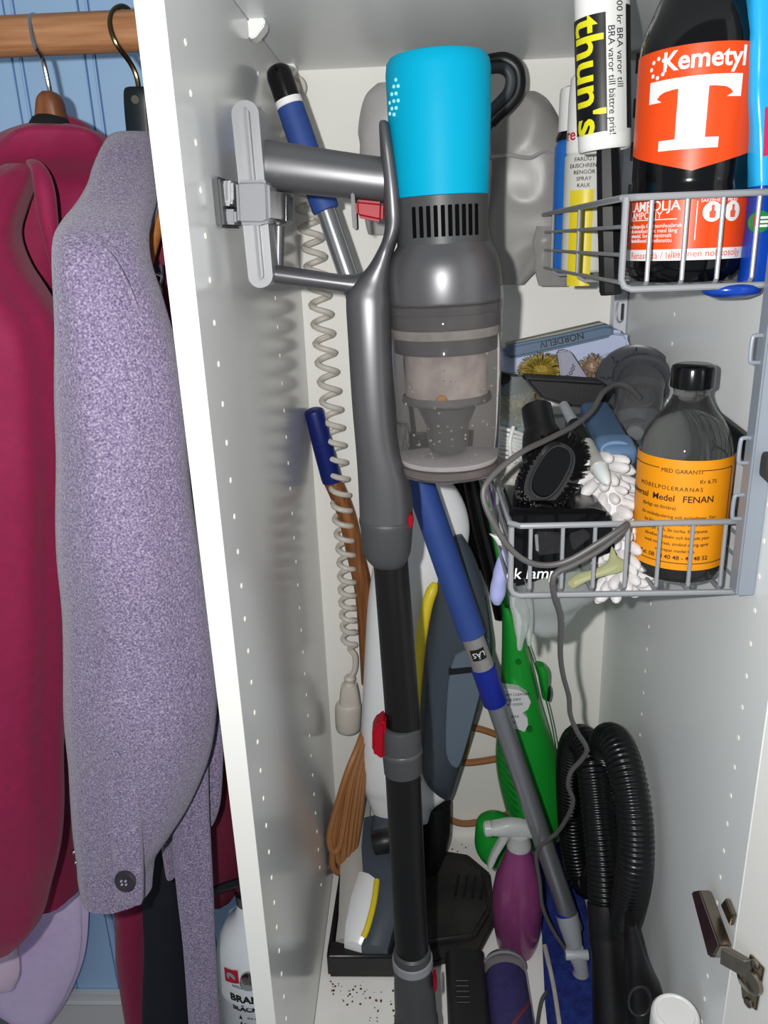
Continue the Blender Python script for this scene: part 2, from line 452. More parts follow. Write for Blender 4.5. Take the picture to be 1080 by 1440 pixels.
# body behind the sleeve
zt = at(190, 330, .3).z; zb2 = at(200, 1130, .3).z
bsec = []
for k in range(9):
    u = k/8; z = zt+(zb2-zt)*u
    bsec.append((V((-.155, .33, z)), V((.016+.006*min(1, u*2), 0, 0)), V((0, .10+.07*min(1, u*3), 0))))
obj('body', loft(bsec, 40, 3), wm, t)
ys = .075
obj('shoulder_flap', loft_px([(186, 224, 246, .215, .02), (180, 224, 275, .20, .022), (172, 218, 305, .18, .022), (182, 208, 330, .17, .016), (192, 204, 348, .165, .008)], n=28), wm, t)
# front edge of the coat that shows between sleeve and panel, and the hanging belt
obj('front_panel', loft_px([(262, 306, 900, .155, .008), (275, 312, 960, .155, .008), (284, 314, 1040, .155, .008), (283, 311, 1120, .155, .008), (283, 304, 1150, .155, .006), (286, 296, 1164, .155, .004)], n=24, e=3), wm, t)
obj('belt', loft_px([(256, 292, 1040, .128, .006), (250, 294, 1140, .128, .006), (243, 296, 1180, .128, .006), (250, 300, 1260, .128, .006), (258, 303, 1330, .128, .006), (266, 309, 1440, .128, .006), (272, 314, 1520, .128, .006)], n=24, e=4), wm, t)
# cuff tab with its stitched edge and the dark button
obj('cuff_tab', loft_px([(152, 203, 1085, .050, .006), (151, 201, 1100, .048, .006), (155, 199, 1160, .049, .006), (160, 201, 1210, .052, .006), (164, 201, 1262, .055, .006), (168, 199, 1268, .056, .004)], n=24, e=5), wm, t)
for pts in ([(92, 345), (86, 420), (88, 520)], [(86, 332), (120, 338), (150, 352), (175, 390), (200, 450)], [(140, 268), (160, 240), (185, 232), (210, 240)]):
    obj('seam', tube([at(x, y, yy) for (x, y), yy in zip(pts, ([.052, .038, .038], [.063, .052, .043, .039, .05], [.165, .175, .182, .20])[[3, 5, 4].index(len(pts))])], .0012, 6, 6), wm, t)
bt = mat('dark_horn', (46, 40, 48), rough=.3)
c = at(177, 1238, .0445); d_ = V((-.1, -1, .25)).normalized()
o = obj('button', lathe(c, c+d_*.005, [(0, .011), (.5, .0115), (.9, .010), (.8, .0075), (.7, .006), (.7, .0)], 24), bt, t)
for dx, dz in ((-.0022, .0022), (.0022, .0022), (-.0022, -.0022), (.0022, -.0022)):
    q = c+d_*.0038+V((dx, 0, dz)); obj('thread', cyl(q, q+d_*.0016, .0012, seg=8), mat('grey_thread', (150, 142, 160), rough=.8), o)

# light wooden hanger behind the purple coat, and the dark red garment on it
t = thing('coat_hanger', 'pale wooden hanger arm sticking out between purple coat and white panel', 'hanger', at(210, 330, .2), 'coat hangers')
u0, u1 = at(232, 262, .235), at(203, 362, .165)
obj('shoulder_bar', loft([(u0.lerp(u1, k), V((.0085, 0, 0)), V((0, .004, .013))) for k in (0, .3, .6, .9, 1.0)], 16, 2, 3), mat('pale_wood', (196, 130, 66), rough=.4, rgb2=(176, 110, 52), scale=14, stretch=(1, 1, 6)), t)
obj('hook', tube([u0, u0+V((-.005, .03, .05)), u0+V((-.008, .048, .13))], .0025, 8, 6), chrome, t)
maro = mat('maroon_cloth', (96, 14, 44), rough=.8, var=.08, scale=60, bump=.2, bscale=700)
t = thing('dress', 'dark maroon garment squeezed between purple coat and white panel', 'garment', at(290, 1250, .3))
obj('upper', loft_px([(212, 255, 285, .26, .02), (205, 262, 330, .26, .03), (208, 275, 420, .26, .04), (222, 290, 520, .26, .04), (240, 305, 640, .26, .05), (255, 322, 800, .28, .05), (270, 335, 960, .30, .05),
    (282, 345, 1080, .31, .05), (292, 352, 1170, .31, .05), (296, 350, 1215, .31, .045), (298, 330, 1254, .31, .03), (300, 312, 1262, .31, .015)], n=36, sub=4, fold=folds(.03, 5, .8, .002, 12)), maro, t)
# metal clasp that hangs there
t = thing('strap_clasp', 'shiny steel swivel clasp on a dark strap beside the pale hanger arm', 'clasp', at(222, 430, .19))
obj('strap', loft_px([(214, 230, 372, .205, .003), (216, 231, 392, .205, .003)], n=16, sub=1, e=5), mat('dark_plum_webbing', (40, 18, 48), rough=.6), t)
obj('ring', tube([at(216, 384, .19), at(212, 396, .187), at(219, 404, .187), at(226, 398, .19), at(227, 388, .19)], .0016, 8, 6, closed=True), chrome, t)
obj('swivel', tube([at(219, 402, .187), at(215, 410, .187), at(219, 418, .187), at(226, 412, .187), at(224, 403, .187)], .0019, 8, 6, closed=True), chrome, t)
obj('hook', tube([at(222, 414, .187), at(219, 424, .186), at(222, 434, .186), at(227, 426, .186), at(226, 417, .187)], .0019, 8, 6, closed=True), chrome, t)
obj('pin', lathe(at(222, 432, .186), at(222, 441, .186), [(0, .002), (.5, .0032), (1, .001)], 10), chrome, t)
obj('lower_strap', loft_px([(217, 234, 440, .20, .003), (224, 244, 480, .20, .003), (232, 252, 520, .20, .003)], n=16, sub=1, e=5), MATS['dark_plum_webbing'], t)

# garments low down ---------------------------------------------------------
t = obj('shirt', loft_px([(-60, 70, 900, .515, .02), (-60, 84, 1000, .515, .022), (-60, 104, 1100, .515, .022), (-60, 120, 1200, .515, .022), (-60, 125, 1280, .515, .022), (-60, 118, 1345, .515, .022), (-50, 100, 1395, .515, .02), (10, 76, 1432, .515, .02), (38, 62, 1446, .515, .01)], n=48, sub=5, fold=folds(.03, 6, 2.2, .004, 9)),
    mat('lilac_cotton', (232, 212, 255), rough=.8, var=.03, scale=50, bump=.1, bscale=500))
tag(t, 'pale lilac cotton shirt tail hanging below the burgundy coat', 'shirt')
t = obj('shirt', loft_px([(-60, 10, 1270, .425, .015), (-60, 26, 1330, .425, .02), (-60, 28, 1370, .425, .018), (-60, 20, 1390, .425, .01)], n=32, sub=3, fold=folds(.03, 4, .2, .002, 9)), mat('pink_lilac_cotton', (240, 214, 240), rough=.8))
tag(t, 'pinkish lilac shirt hem in the bottom corner over the lilac shirt', 'shirt')
t = obj('scarf', loft_px([(-60, 20, 1370, .555, .012), (-60, 34, 1400, .555, .012), (-60, 44, 1430, .555, .012), (-60, 50, 1480, .555, .012)], n=32, sub=3), mat('grey_patterned_cloth', (62, 70, 84), rough=.85, rgb2=(120, 128, 136), scale=26))
tag(t, 'dark grey mottled cloth below the lilac shirt', 'cloth')
t = obj('trousers', loft_px([(205, 262, 1150, .30, .03), (203, 262, 1230, .30, .035), (203, 264, 1300, .30, .035), (203, 270, 1380, .30, .035), (202, 272, 1470, .30, .035)], n=36, sub=3, fold=folds(.03, 3, .9)), mat('navy_cloth', (16, 21, 34), rough=.85, var=.1, scale=50))
tag(t, 'near-black navy trouser leg hanging beside the purple belt', 'trousers')
t = thing('cardigan', 'burgundy knit strip hanging below the purple cuff beside navy trousers', 'garment', at(180, 1440, .35))
obj('panel', loft_px([(138, 208, 1190, .37, .02), (140, 207, 1262, .37, .025), (160, 206, 1270, .37, .025), (164, 206, 1350, .37, .025), (178, 206, 1440, .37, .02), (184, 206, 1500, .37, .02)], n=32, sub=2, fold=folds(.02, 4, .3)), burg, t)
for (x, y) in ((104, 1198), (107, 1212), (146, 1256), (142, 1248)):
    q = at(x, y, .33); obj('stud', lathe(q, q+V((0, -.004, .001)), [(0, .0035), (.6, .003), (1, .001)], 10), chrome, t)

# fire extinguisher -----------------------------------------------------------
ex = at(356, 1330, .24); r_ = (-.0235-at(309, 1370, .24).x)/2; zt = ex.z
t = thing('fire_extinguisher', 'white fire extinguisher with black lettering behind the white panel', 'fire extinguisher', (ex.x, ex.y, -.60))
cx = -.0235-r_
def ep(z): return V((cx, ex.y, z))
wp = mat('white_powder_coat', (214, 220, 226), rough=.28, var=.01, scale=5)
ztop = at(340, 1262, .24).z; zsh = at(320, 1335, .24).z
obj('cylinder', lathe(ep(-.60), ep(ztop), [((z+.60)/(ztop+.60), r) for z, r in ((-.60, r_*.92), (-.59, r_), (zsh-.042, r_), (zsh-.038, r_*1.02), (zsh-.034, r_), (zsh, r_*.985), (zsh+.025, r_*.90), (zsh+.05, r_*.68), (zsh+.066, r_*.42), (ztop, r_*.28))], 48), wp, t)
obj('neck_ring', lathe(ep(ztop-.004), ep(ztop+.016), [(0, r_*.30), (.1, r_*.36), (.9, r_*.36), (1, r_*.30)], 24), chrome, t)
obj('valve', cyl(ep(ztop+.014), ep(ztop+.04), .011, .010, 20, .002), chrome, t)
q = ep(ztop+.030)
obj('lever', tube([q+V((.0, -.01, .01)), q+V((-.03, -.012, .0)), q+V((-.055, -.012, -.012))], .006, 10, 5), mat('black_plastic', (20, 20, 22), rough=.4), t)
ang = math.atan2(C.y-ex.y, C.x-cx)
f_ = cylmap(ep(-.42), (0, 0, 1), lambda v: r_, ang)
gq = f_(-r_*.26, zsh+.006+.42+.004)
g0 = V((cx, ex.y, gq.z)); gd = (gq-g0).normalized()
obj('gauge', lathe(gq-gd*.004, gq+gd*.010, [(0, .0115), (.6, .0115), (.8, .010), (.75, .0085), (.7, 0)], 20), chrome, t)
fr = cylmap(ep(0), (0, 0, 1), lambda v: r_*(.97 if v < zsh+.012 else .93), ang, .001)
cz = zsh+.008; cu = -r_*.70; s_ = .0115
lb = obj('red_label', poly_cyl(fr, [(cu-s_, cz-.012), (cu+s_, cz-.006), (cu+s_, cz+.014), (cu-s_, cz+.008)]), mat('red_print', (176, 26, 44), rough=.4), t)
obj('dial', poly_cyl(cylmap(ep(0), (0, 0, 1), lambda v: r_*.96, ang, .0015), [(cu+.0068*math.cos(a), cz+.001+.0068*math.sin(a)) for a in [2*math.pi*k/16 for k in range(16)]]), mat('grey_print', (150, 160, 168), rough=.5), lb)
ink = mat('black_ink', (16, 18, 20), rough=.6)
zz = .42
def exz(py): return at(330, py, ex.y-r_*.8).z+zz
for s, h, py, u in (('HOUSEGARD', .0062, 1379, .004), ('BRAND', .0165, 1396, .0075), ('SLÄCKARE', .0118, 1409, .0105)):
    obj('lettering', text_cyl(s, h, f_, -r_*.50+u+.003, exz(py), bold=.035 if h > .01 else 0), ink, t)
for k, s in enumerate(('Dra ut sprinten', 'Rikta mot eldens bas', 'Tryck in handtaget')):
    obj('lettering', text_cyl(s, .005, f_, -r_*.20+.004, exz(1421)-k*.0115, 0), ink, t)
    obj('pictogram', poly_cyl(f_, [(-r_*.62, exz(1421)-k*.0115-.003), (-r_*.62+.005, exz(1421)-k*.0115-.003), (-r_*.62+.003, exz(1421)-k*.0115+.004)]), ink, t)
# ================================================================== STICK VACUUM
VY = .14
gun = mat('gunmetal_plastic', (94, 94, 97), rough=.38, metal=.6, spec=.4, var=.03, scale=8)
gun2 = mat('grey_plastic', (64, 65, 67), rough=.45, metal=.1, spec=.3)
darkp = mat('dark_plastic', (34, 34, 36), rough=.4)
blackp = mat('black_plastic', (20, 20, 22), rough=.4)
blackg = mat('black_gloss', (12, 12, 14), rough=.15)
teal = mat('teal_plastic', (0, 146, 180), rough=.5, spec=.1)
redp = mat('red_plastic', (140, 10, 28), rough=.4, spec=.15)
clear_smoke = mat('smoked_clear_plastic', (236, 230, 228), rough=.05, trans=.96, ior=1.12)
silver = mat('silver_plastic', (124, 126, 130), rough=.4, spec=.25)
t = thing('stick_vacuum', 'grey cordless stick vacuum with teal filter and clear dust bin', 'vacuum cleaner', at(600, 1440, .10))
a0, a1 = at(615.5, 88, VY), at(631, 655, VY)
def T(py): return (py-88)/(655-88)
def vpart(name, prof, m_, par=t, seg=48, **k):
    return obj(name, lathe_px(a0, a1, [(T(p), r) for p, r in prof], seg), m_, par, **k)
fil = vpart('filter', [(80, 60), (82, 68), (88, 72.5), (100, 74), (160, 72), (220, 68.5), (250, 66.5), (257, 66), (258, 64)], teal, seg=64, label='teal filter housing')
# pin holes in the filter
ax = (a1-a0).normalized()
fang = math.atan2(C.y-a0.y, C.x-a0.x)
fm = cylmap(a0, ax, lambda v: sz(71.5, a0), fang, .0)
fm2 = cylmap(a0, -(-ax), lambda v: sz(72, a0), fang, .0)
vf = []
def onfilter(px, py, r_px, lift=.0):
    # point on the lathe surface seen at this pixel
    t_ = T(py); c = a0.lerp(a1, t_); R = sz(r_px, c); dx = sz(px-(615.5+(631-615.5)*t_), c); dx = max(-R*.98, min(R*.98, dx))
    n = (RX*dx - RF*math.sqrt(R*R-dx*dx)); n = n-ax*n.dot(ax); n.normalize()
    return c+n*(R+lift), n
for k, (hx, hy) in enumerate([(557, 113), (554, 120), (560, 121), (551, 128), (557, 129), (548, 137), (554, 137), (560, 138), (551, 145), (557, 146), (548, 150), (554, 153)]):
    p, n = onfilter(hx, hy, 73.5 if hy < 130 else 73)
    vf.append(lathe(p-n*.001, p+n*.0008, [(0, .0016), (1, .0013)], 8))
obj('pin_holes', join(*vf), mat('pale_teal', (150, 226, 236), rough=.4), fil, kind='stuff')
mot = vpart('motor_collar', [(256, 62), (258, 65.5), (300, 64.5), (322, 64)], gun2)
for k in range(10):
    p, n = onfilter(581+k*9, 291, 64.6)
    tdir = ax.cross(n)
    obj('vent_slot', obox(p, tdir*.0017, n*.0012, ax*.0122, .0006, 1), mat('slot_black', (6, 6, 7), rough=.9, spec=.05), mot)
vpart('cyclone_shell', [(318, 63), (322, 64.5), (330, 70), (340, 75), (352, 78), (365, 79), (398, 79), (402, 78)], gun, seg=64)
bn = vpart('dust_bin', [(400, 78), (401, 80.5), (415, 80), (416, 79), (440, 78), (441, 78.6), (500, 76.8), (600, 72), (630, 70), (640, 69.5), (641, 70.5), (655, 70), (661, 68), (664, 60), (665, 20)], clear_smoke, seg=64)
greyin = mat('grey_inner_plastic', (84, 84, 86), rough=.4, var=.1, scale=40)
mesh_m = mat('dusty_mesh_screen', (160, 148, 144), rough=.75, rgb2=(184, 174, 168), scale=60)
vpart('cyclone_collar', [(404, 20), (405, 74), (416, 74), (417, 72.5), (437, 72.5), (438, 40)], mat('dark_collar_plastic', (58, 58, 62), rough=.35), bn)
vpart('collar_ring', [(437, 40), (438, 73), (451, 72.5), (452, 40)], mat('dusty_ring_plastic', (140, 136, 132), rough=.6, var=.12, scale=120), bn)
vpart('collar_skirt', [(451, 40), (452, 66), (474, 65), (475, 30)], MATS['dark_collar_plastic'], bn)
vpart('mesh_screen', [(472, 30), (473, 52), (540, 51), (541, 30)], mesh_m, bn)
vpart('skirt', [(538, 30), (539, 55), (548, 56), (551, 54), (556, 38), (585, 27), (622, 24), (628, 20)], greyin, bn)
vpart('bin_seal', [(636, 60), (637, 66), (641, 67), (644, 66), (645, 60)], mat('pale_seal', (206, 204, 206), rough=.4), bn)
vpart('bin_base', [(646, 50), (647, 67), (658, 66), (662, 60), (663, 30)], mat('smoky_base', (104, 96, 96), rough=.3), bn)
p, n = onfilter(617, 538, 53)
obj('dust_clump', lathe(p-n*.002, p+n*.0025, [(0, .005), (.4, .004), (.6, .001)], 10), mat('orange_fluff', (170, 118, 56), rough=.9, var=.2, scale=300), bn)
# fine dust inside the bin
vf = []; rr = random.Random(5)
for k in range(70):
    hx, hy = rr.uniform(568, 694), rr.uniform(470, 632)
    p, n = onfilter(hx, hy, 64 if hy < 600 else 60, 0)
    s = rr.uniform(.0005, .0016); vf.append(lathe(p-n*s*.5, p+n*s*.5, [(0, s), (1, s*.4)], 5))
obj('dust_specks', join(*vf), mat('grey_dust', (176, 168, 162), rough=.95), bn, kind='stuff')
# bin latch bar on the shadow side
obj('bin_latch', prism_px([(692, 400), (707, 398), (709, 415), (706, 470), (700, 470), (698, 415)], VY-.01, .016, .002), gun2, t)

# spine, handle frame
ng = loft_px([(535, 543, 170, VY-.004, .006), (533, 548, 176, VY-.004, .014), (534, 553, 200, VY-.004, .018), (536, 559, 232, VY-.004, .019), (538, 564, 264, VY-.004, .020), (540, 567, 298, VY-.004, .020), (541, 566, 318, VY-.003, .020), (538, 560, 336, VY-.002, .020), (530, 554, 354, VY, .020), (518, 551, 374, VY, .021), (502, 550, 392, VY, .022), (489, 550, 408, VY, .024), (487, 552, 428, VY, .026), (490, 553, 480, VY, .028), (495, 556, 560, VY, .029), (500, 562, 620, VY, .029), (503, 574, 660, VY, .029), (505, 580, 700, VY, .029), (506, 580, 727, VY, .029)], n=36, e=2.5, sub=5)
obj('spine', ng, gun, t)
co = loft_px([(506, 581, 726, VY, .030), (505, 582, 730, VY, .031), (508, 580, 745, VY, .031), (510, 578, 772, VY, .030), (520, 572, 786, VY, .026), (524, 570, 790, VY, .022)], n=36, e=2.4, sub=2)
cj = obj('wand_collar', co, gun2, t)
obj('release_button', prism_px([(573, 726), (580, 723), (581, 741), (575, 746)], VY-.022, .022, .0015), redp, cj)
# grip, lower bar
g0, g1 = at(366, 231, VY), at(541, 254, VY)
obj('grip', loft([(g0.lerp(g1, u), V((-.0005, 0, sz(h, g0))), V((0, .019, 0))) for u, h in ((0, 30), (.02, 33), (.2, 33), (.5, 31.5), (.8, 30.5), (1, 30.5))], 32, 2, 2.3), gun, t)
g0, g1 = at(380, 384, VY), at(512, 402, VY)
obj('lower_bar', loft([(g0.lerp(g1, u), V((0, 0, sz(h, g0))), V((0, .015, 0))) for u, h in ((0, 12.5), (.3, 12), (.7, 11.5), (.9, 14), (1, 19))], 28, 3, 2.3), gun, t)
# trigger
tr = prism_px([(499, 280), (539, 284), (538, 313), (500, 305)], VY-.012, .022, .003, 3)
obj('trigger', tr, redp, t)
obj('trigger_blade', prism_px([(493, 262), (497, 261), (501, 300), (502, 324), (496, 322), (494, 300)], VY-.014, .026, .001), mat('dark_steel', (84, 82, 84), rough=.45, metal=.1, spec=.25), t)
# battery
pill = []
ptop, pbot = (342, 158), (364, 388)
for k in range(13): a = math.pi+math.pi*k/12; pill.append((ptop[0]+19.5*math.cos(a), ptop[1]+19.5*math.sin(a)))
for k in range(13): a = math.pi*k/12; pill.append((pbot[0]+17.5*math.cos(a), pbot[1]+17.5*math.sin(a)))
batm = mat('battery_plastic', (132, 133, 136), rough=.36, metal=.2, spec=.3)
bt_ = obj('battery', prism_px(pill, .105, .062, .007, 4, angle=40), batm, t)
obj('battery_rib', prism_px([(341, 150), (345, 150), (367, 392), (363, 392)], .1035, .004, .0008), silver, bt_)
obj('dock_contact', prism_px([(384, 268), (405, 272), (405, 314), (385, 316)], .13, .03, .002), blackg, t)
obj('dock_rod', cyl(at(392, 318, .15), at(391, 374, .15), sz(8, at(391, 340, .15)), seg=16), gun, t)
# wand
w0, w1 = at(549, 786, VY), at(568, 1030, VY-.018)
obj('upper_wand', cyl(w0, w1, sz(24.5, w0), sz(24.5, w1), 36), mat('black_tube', (19, 18, 18), rough=.35, metal=.3), t)
w2 = at(563, 1020, VY-.018); w3 = at(567, 1084, VY-.022)
ck = obj('telescope_clamp', lathe_px(w2, w3, [(-.02, 24), (0, 27), (.06, 28.5), (.8, 27.5), (1, 27), (1.0, 24)], 36), gun2, t)
obj('clamp_ridge', lathe_px(w2, w3, [(.5, 28.2), (.52, 29), (.6, 29), (.62, 28)], 36), gun, ck)
obj('clamp_button', prism_px([(543, 1014), (531, 1018), (525, 1027), (523, 1032), (523, 1058), (529, 1066), (541, 1070)], VY-.034, .024, .003, 3), redp, ck)
w4, w5 = at(566, 1078, VY-.022), at(580, 1348, VY-.045)
obj('lower_wand', cyl(w4, w5, sz(24.8, w4), sz(23.2, w5), 36), MATS['black_tube'], t)
w6 = at(587, 1460, VY-.05)
hc = obj('head_connector', lathe_px(w5, w6, [(-.12, 23), (-.10, 26), (.0, 27), (.02, 28), (.10, 28), (.11, 26.5), (.3, 28), (.5, 29), (.72, 29.5), (.74, 31), (1.2, 32)], 36), gun2, t)
obj('connector_ring', lathe_px(w5, w6, [(-.03, 27.2), (-.02, 28.4), (.06, 28.6), (.07, 27.4)], 36), silver, hc)
obj('connector_button', prism_px([(609, 1378), (613, 1376), (615, 1392), (611, 1398)], VY-.062, .014, .001), redp, hc)
# motor head on the floor: body, clear hood, roller
hx0, hx1 = .181, .236
yb, yf = .266, .03
body = loft([(V(((hx0+hx1)/2, y, .026)), V(((hx1-hx0)/2, 0, 0)), V((0, 0, h))) for y, h in ((yf, .024), (yf+.01, .026), (yb-.016, .026), (yb-.006, .024), (yb, .018))], 32, 2, 4.5)
hb = obj('head_body', body, darkp, t)
for k in range(5):
    y = .215-k*.008; obj('vent_groove', box((hx0+.012, y, .0505), (hx0+.030, y+.003, .0535), .0005, 1), blackp, hb)
obj('head_neck', loft([(V((.135, .09, .05)), V((0, .03, 0)), V((0, 0, .022))), (V((.165, .09, .034)), V((0, .032, 0)), V((0, 0, .02))), (V((.192, .09, .03)), V((0, .034, 0)), V((0, 0, .018)))], 24, 3), darkp, t)
obj('neck_joint', tube([w6, w6+V((0, .004, -.04)), V((.128, .09, .052))], .024, 24, 5), darkp, t)
rx = .263; rr_ = .024
hd = obj('clear_hood', lathe(V((rx, yf, .031)), V((rx, yb, .031)), [(0, .026), (.01, .030), (.9, .030), (.965, .029), (.99, .026), (1, .02)], 40), mat('clear_hood_plastic', (216, 214, 220), rough=.05, trans=.97, ior=1.15), t)
obj('hood_rim', tube([V((rx+.0295*math.cos(a), yb-.012, .031+.0295*math.sin(a))) for a in [math.pi*k/10 for k in range(11)]], .0022, 8, 3), silver, hd)
rl = obj('roller_brush', lathe(V((rx, yf+.008, .031)), V((rx, yb-.02, .031)), [(0, .008), (.005, rr_), (.5, rr_+.001), (.98, rr_), (1, .008)], 40), mat('violet_plush', (48, 40, 120), rough=.9, var=.2, scale=160, bump=.5, bscale=700), t)
hel = [V((rx+(rr_+.0012)*math.cos(a), yf+.015+(yb-yf-.045)*u, .031+(rr_+.0012)*math.sin(a))) for u, a in [(k/40, 4.6-k/40*5.5) for k in range(41)]]
obj('bristle_strip', tube(hel, .0022, 6, 1), mat('red_bristle', (150, 40, 60), rough=.8), rl)

# wall clip that holds the vacuum
t = thing('wall_clip', 'silver plastic wall clip gripping the vacuum battery on the side panel', 'wall clip', at(340, 316, .1))
obj('band', prism_px([(330, 253), (367, 252), (378, 255), (380, 312), (370, 317), (333, 316)], .097, .075, .004, 3), silver, t)
obj('jaw', prism_px([(308, 255), (327, 253), (328, 283), (325, 290), (309, 288)], .094, .05, .002), batm, t)
obj('jaw', prism_px([(311, 294), (331, 294), (332, 316), (312, 315)], .094, .05, .002), silver, t)
obj('jaw_slot', prism_px([(316, 253), (319, 253), (320, 282), (317, 282)], .0925, .02, .0006), gun, t)
p = at(318, 285, .11)
obj('wall_plate', box((0.0005, .082, at(318, 320, .1).z), (at(312, 285, .1).x+.004, .15, at(318, 250, .1).z), .002), gun2, t)
# ================================================================== TALL THINGS IN THE CABINET
alu = mat('aluminium_tube', (150, 152, 156), rough=.35, metal=.75)
blue_grip = mat('blue_rubber', (42, 70, 138), rough=.6, var=.04, scale=30)
blue_plastic = mat('blue_plastic', (14, 36, 140), rough=.4)
greyplastic = mat('mid_grey_plastic', (146, 150, 156), rough=.45)
whiteplastic = mat('white_plastic', (238, 238, 236), rough=.35)
# flat mop -----------------------------------------------------------------
m0, m1 = at(391, 100, .362), at(806, 1306, .285)
u, v = (m0-C).dot(RF), (m1-C).dot(RF)
def mp_(py):
    # parameter on the 3-D pole for an image row along it
    s = (py-100)/(1306-100); return s*u/(v+(u-v)*s) if False else (s/v)/((1-s)/u+s/v) if False else s*u/(s*u+(1-s)*v)
def seg(name, prof, m_, par, sg=28, **k):
    return obj(name, lathe(m0, m1, [(mp_(p), sz(r, m0.lerp(m1, mp_(p)))) for p, r in prof], sg), m_, par, **k)
t = thing('flat_mop', 'blue flat mop with long telescopic aluminium pole leaning across the cabinet', 'mop', m1)
seg('end_cap', [(91, 4), (93, 11), (98, 16.5), (106, 18.5), (140, 18.5), (141, 17)], blackg, t)
seg('white_ring', [(140, 18), (140.5, 19.3), (149, 19.3), (150, 18)], whiteplastic, t)
seg('upper_grip', [(149, 17), (150, 19), (180, 19.4), (240, 19.6), (290, 19.6), (296, 18.5), (297, 14)], blue_grip, t)
pol = seg('pole', [(292, 13.4), (660, 13.6), (1000, 13.6), (1306, 13.2)], alu, t)
for k in range(8):
    a = 2*math.pi*k/8+.2; uu, vv = frame(m1-m0); off = uu*math.cos(a)+vv*math.sin(a)
    q0 = m0.lerp(m1, mp_(296)); q1 = m0.lerp(m1, mp_(660)); obj('flute', cyl(q0+off*sz(13.2, q0), q1+off*sz(13.2, q1), .0011, seg=6), silver, pol)
seg('lower_grip', [(560, 18), (561, 20.6), (640, 20.6), (700, 20.4), (800, 20), (880, 19.2), (893, 19), (894, 15)], blue_grip, t)
seg('sleeve', [(890, 15.6), (965, 15.6)], mat('brushed_aluminium', (168, 166, 162), rough=.4, metal=.6, var=.08, scale=40, stretch=(30, 30, 1)), t)
seg('blue_collar', [(938, 16), (939, 17.8), (988, 17.2), (990, 15.6)], blue_plastic, t)
# black sticker with upside-down word
q = m0.lerp(m1, mp_(914)); axm = (m1-m0).normalized()
fmop = cylmap(q, -axm, lambda v: sz(15.8, q), 0, .0003)
e1 = V((1, 0, 0)); e1 = (e1-axm*e1.dot(axm)).normalized(); e2 = (-axm).cross(e1)
dcam = (C-q); am = math.atan2(dcam.dot(e2), dcam.dot(e1))
fmop = cylmap(q, -axm, lambda v: sz(15.8, q), am, .0003)
st = obj('sticker', patch(fmop, -sz(11, q), sz(9.5, q), -sz(9, q), sz(8, q), 12), blackp, pol)
obj('lettering', text_cyl('LÅS', sz(11, q), fmop, 0, 0, rot=180, step=.002), mat('white_ink', (228, 228, 226), rough=.5), t)
# joint and head
j0, j1 = at(797, 1285, .287), at(808, 1330, .268)
obj('socket', lathe_px(j0, j1, [(0, 13), (.02, 15.5), (.3, 15.2), (.8, 12.5), (1, 11)], 28), greyplastic, t)
obj('socket_ring', lathe_px(j0, j1, [(-.08, 13.5), (-.06, 14.8), (.02, 14.8), (.04, 13.5)], 28), blue_plastic, t)
k0 = at(808, 1332, .268); k1 = atz(817, 1362, .028)
jt = obj('swivel_joint', loft([(k0, V((.012, 0, 0)), V((0, .009, .002))), (k0.lerp(k1, .35), V((.013, 0, 0)), V((0, .010, 0))), (k1, V((.010, 0, 0)), V((0, .009, 0))), (k1+V((0, 0, -.010)), V((.012, 0, 0)), V((0, .012, 0)))], 24, 3), greyplastic, t)
obj('joint_pin', cyl(k0.lerp(k1, .3)+V((-.016, -.002, 0)), k0.lerp(k1, .3)+V((.016, -.002, 0)), .007, seg=18, bev=.001), mat('pale_grey_plastic', (182, 186, 190), rough=.4), jt)
pad = mat('blue_microfibre', (14, 26, 96), rough=.85, rgb2=(30, 52, 128), scale=70, bump=.5, bscale=260)
hp_ = [atz(757, 1193, .02), atz(797, 1178, .02), atz(812, 1230, .02), atz(832, 1300, .02), atz(846, 1380, .02), atz(852, 1470, .02), atz(778, 1470, .02), atz(770, 1400, .02), atz(764, 1300, .02), atz(760, 1240, .02)]
obj('head_plate', prism(hp_, (0, 0, -.007), .002), pad, t)
obj('cloth_pad', prism([V((p.x+(p.x-.355)*.08, p.y, .012)) for p in hp_], (0, 0, -.011), .003), pad, t)
whitetrim = mat('dirty_white_trim', (176, 172, 168), rough=.9, var=.15, scale=60)
obj('pad_edging', tube([atz(800, 1184, .016), atz(815, 1230, .016), atz(833, 1295, .016), atz(846, 1375, .016)], .0035, 8, 5), whitetrim, t)
obj('pad_edging', tube([atz(766, 1330, .019), atz(778, 1385, .019), atz(788, 1450, .019)], .0035, 8, 5), whitetrim, t)

# coiled cord ----------------------------------------------------------------
cordm = mat('ivory_cable', (206, 200, 190), rough=.45)
t = thing('coiled_cord', 'ivory coiled cord with round plug hanging down the back wall', 'cord', at(490, 1026, .50))
path = [(414, 172), (424, 250), (434, 300), (441, 350), (450, 420), (458, 500), (466, 570), (473, 640), (480, 710), (487, 780), (489, 850), (492, 905)]
rad = [12, 13.5, 14, 14, 13.5, 13, 13, 12.5, 12, 11, 10, 9.5]
def along(y):
    for (x0, y0), (x1, y1), r0, r1 in zip(path, path[1:], rad, rad[1:]):
        if y <= y1: s = (y-y0)/(y1-y0); return x0+(x1-x0)*s, r0+(r1-r0)*s
    return path[-1][0], rad[-1]
pts = []; y = 172.0; th = 0.0
YC = .515
while y < 905:
    x_, r = along(y); pitch = 27 if y < 540 else 27-(y-540)/365*11
    c = at(x_, y, YC); rw = sz(r, c)
    pts.append(c+V((rw*math.cos(th), rw*.9*math.sin(th), 0))); th += 2*math.pi/12; y += pitch/12
obj('coil', tube(pts, sz(4.1, at(460, 600, YC)), 8, 1), cordm, t)
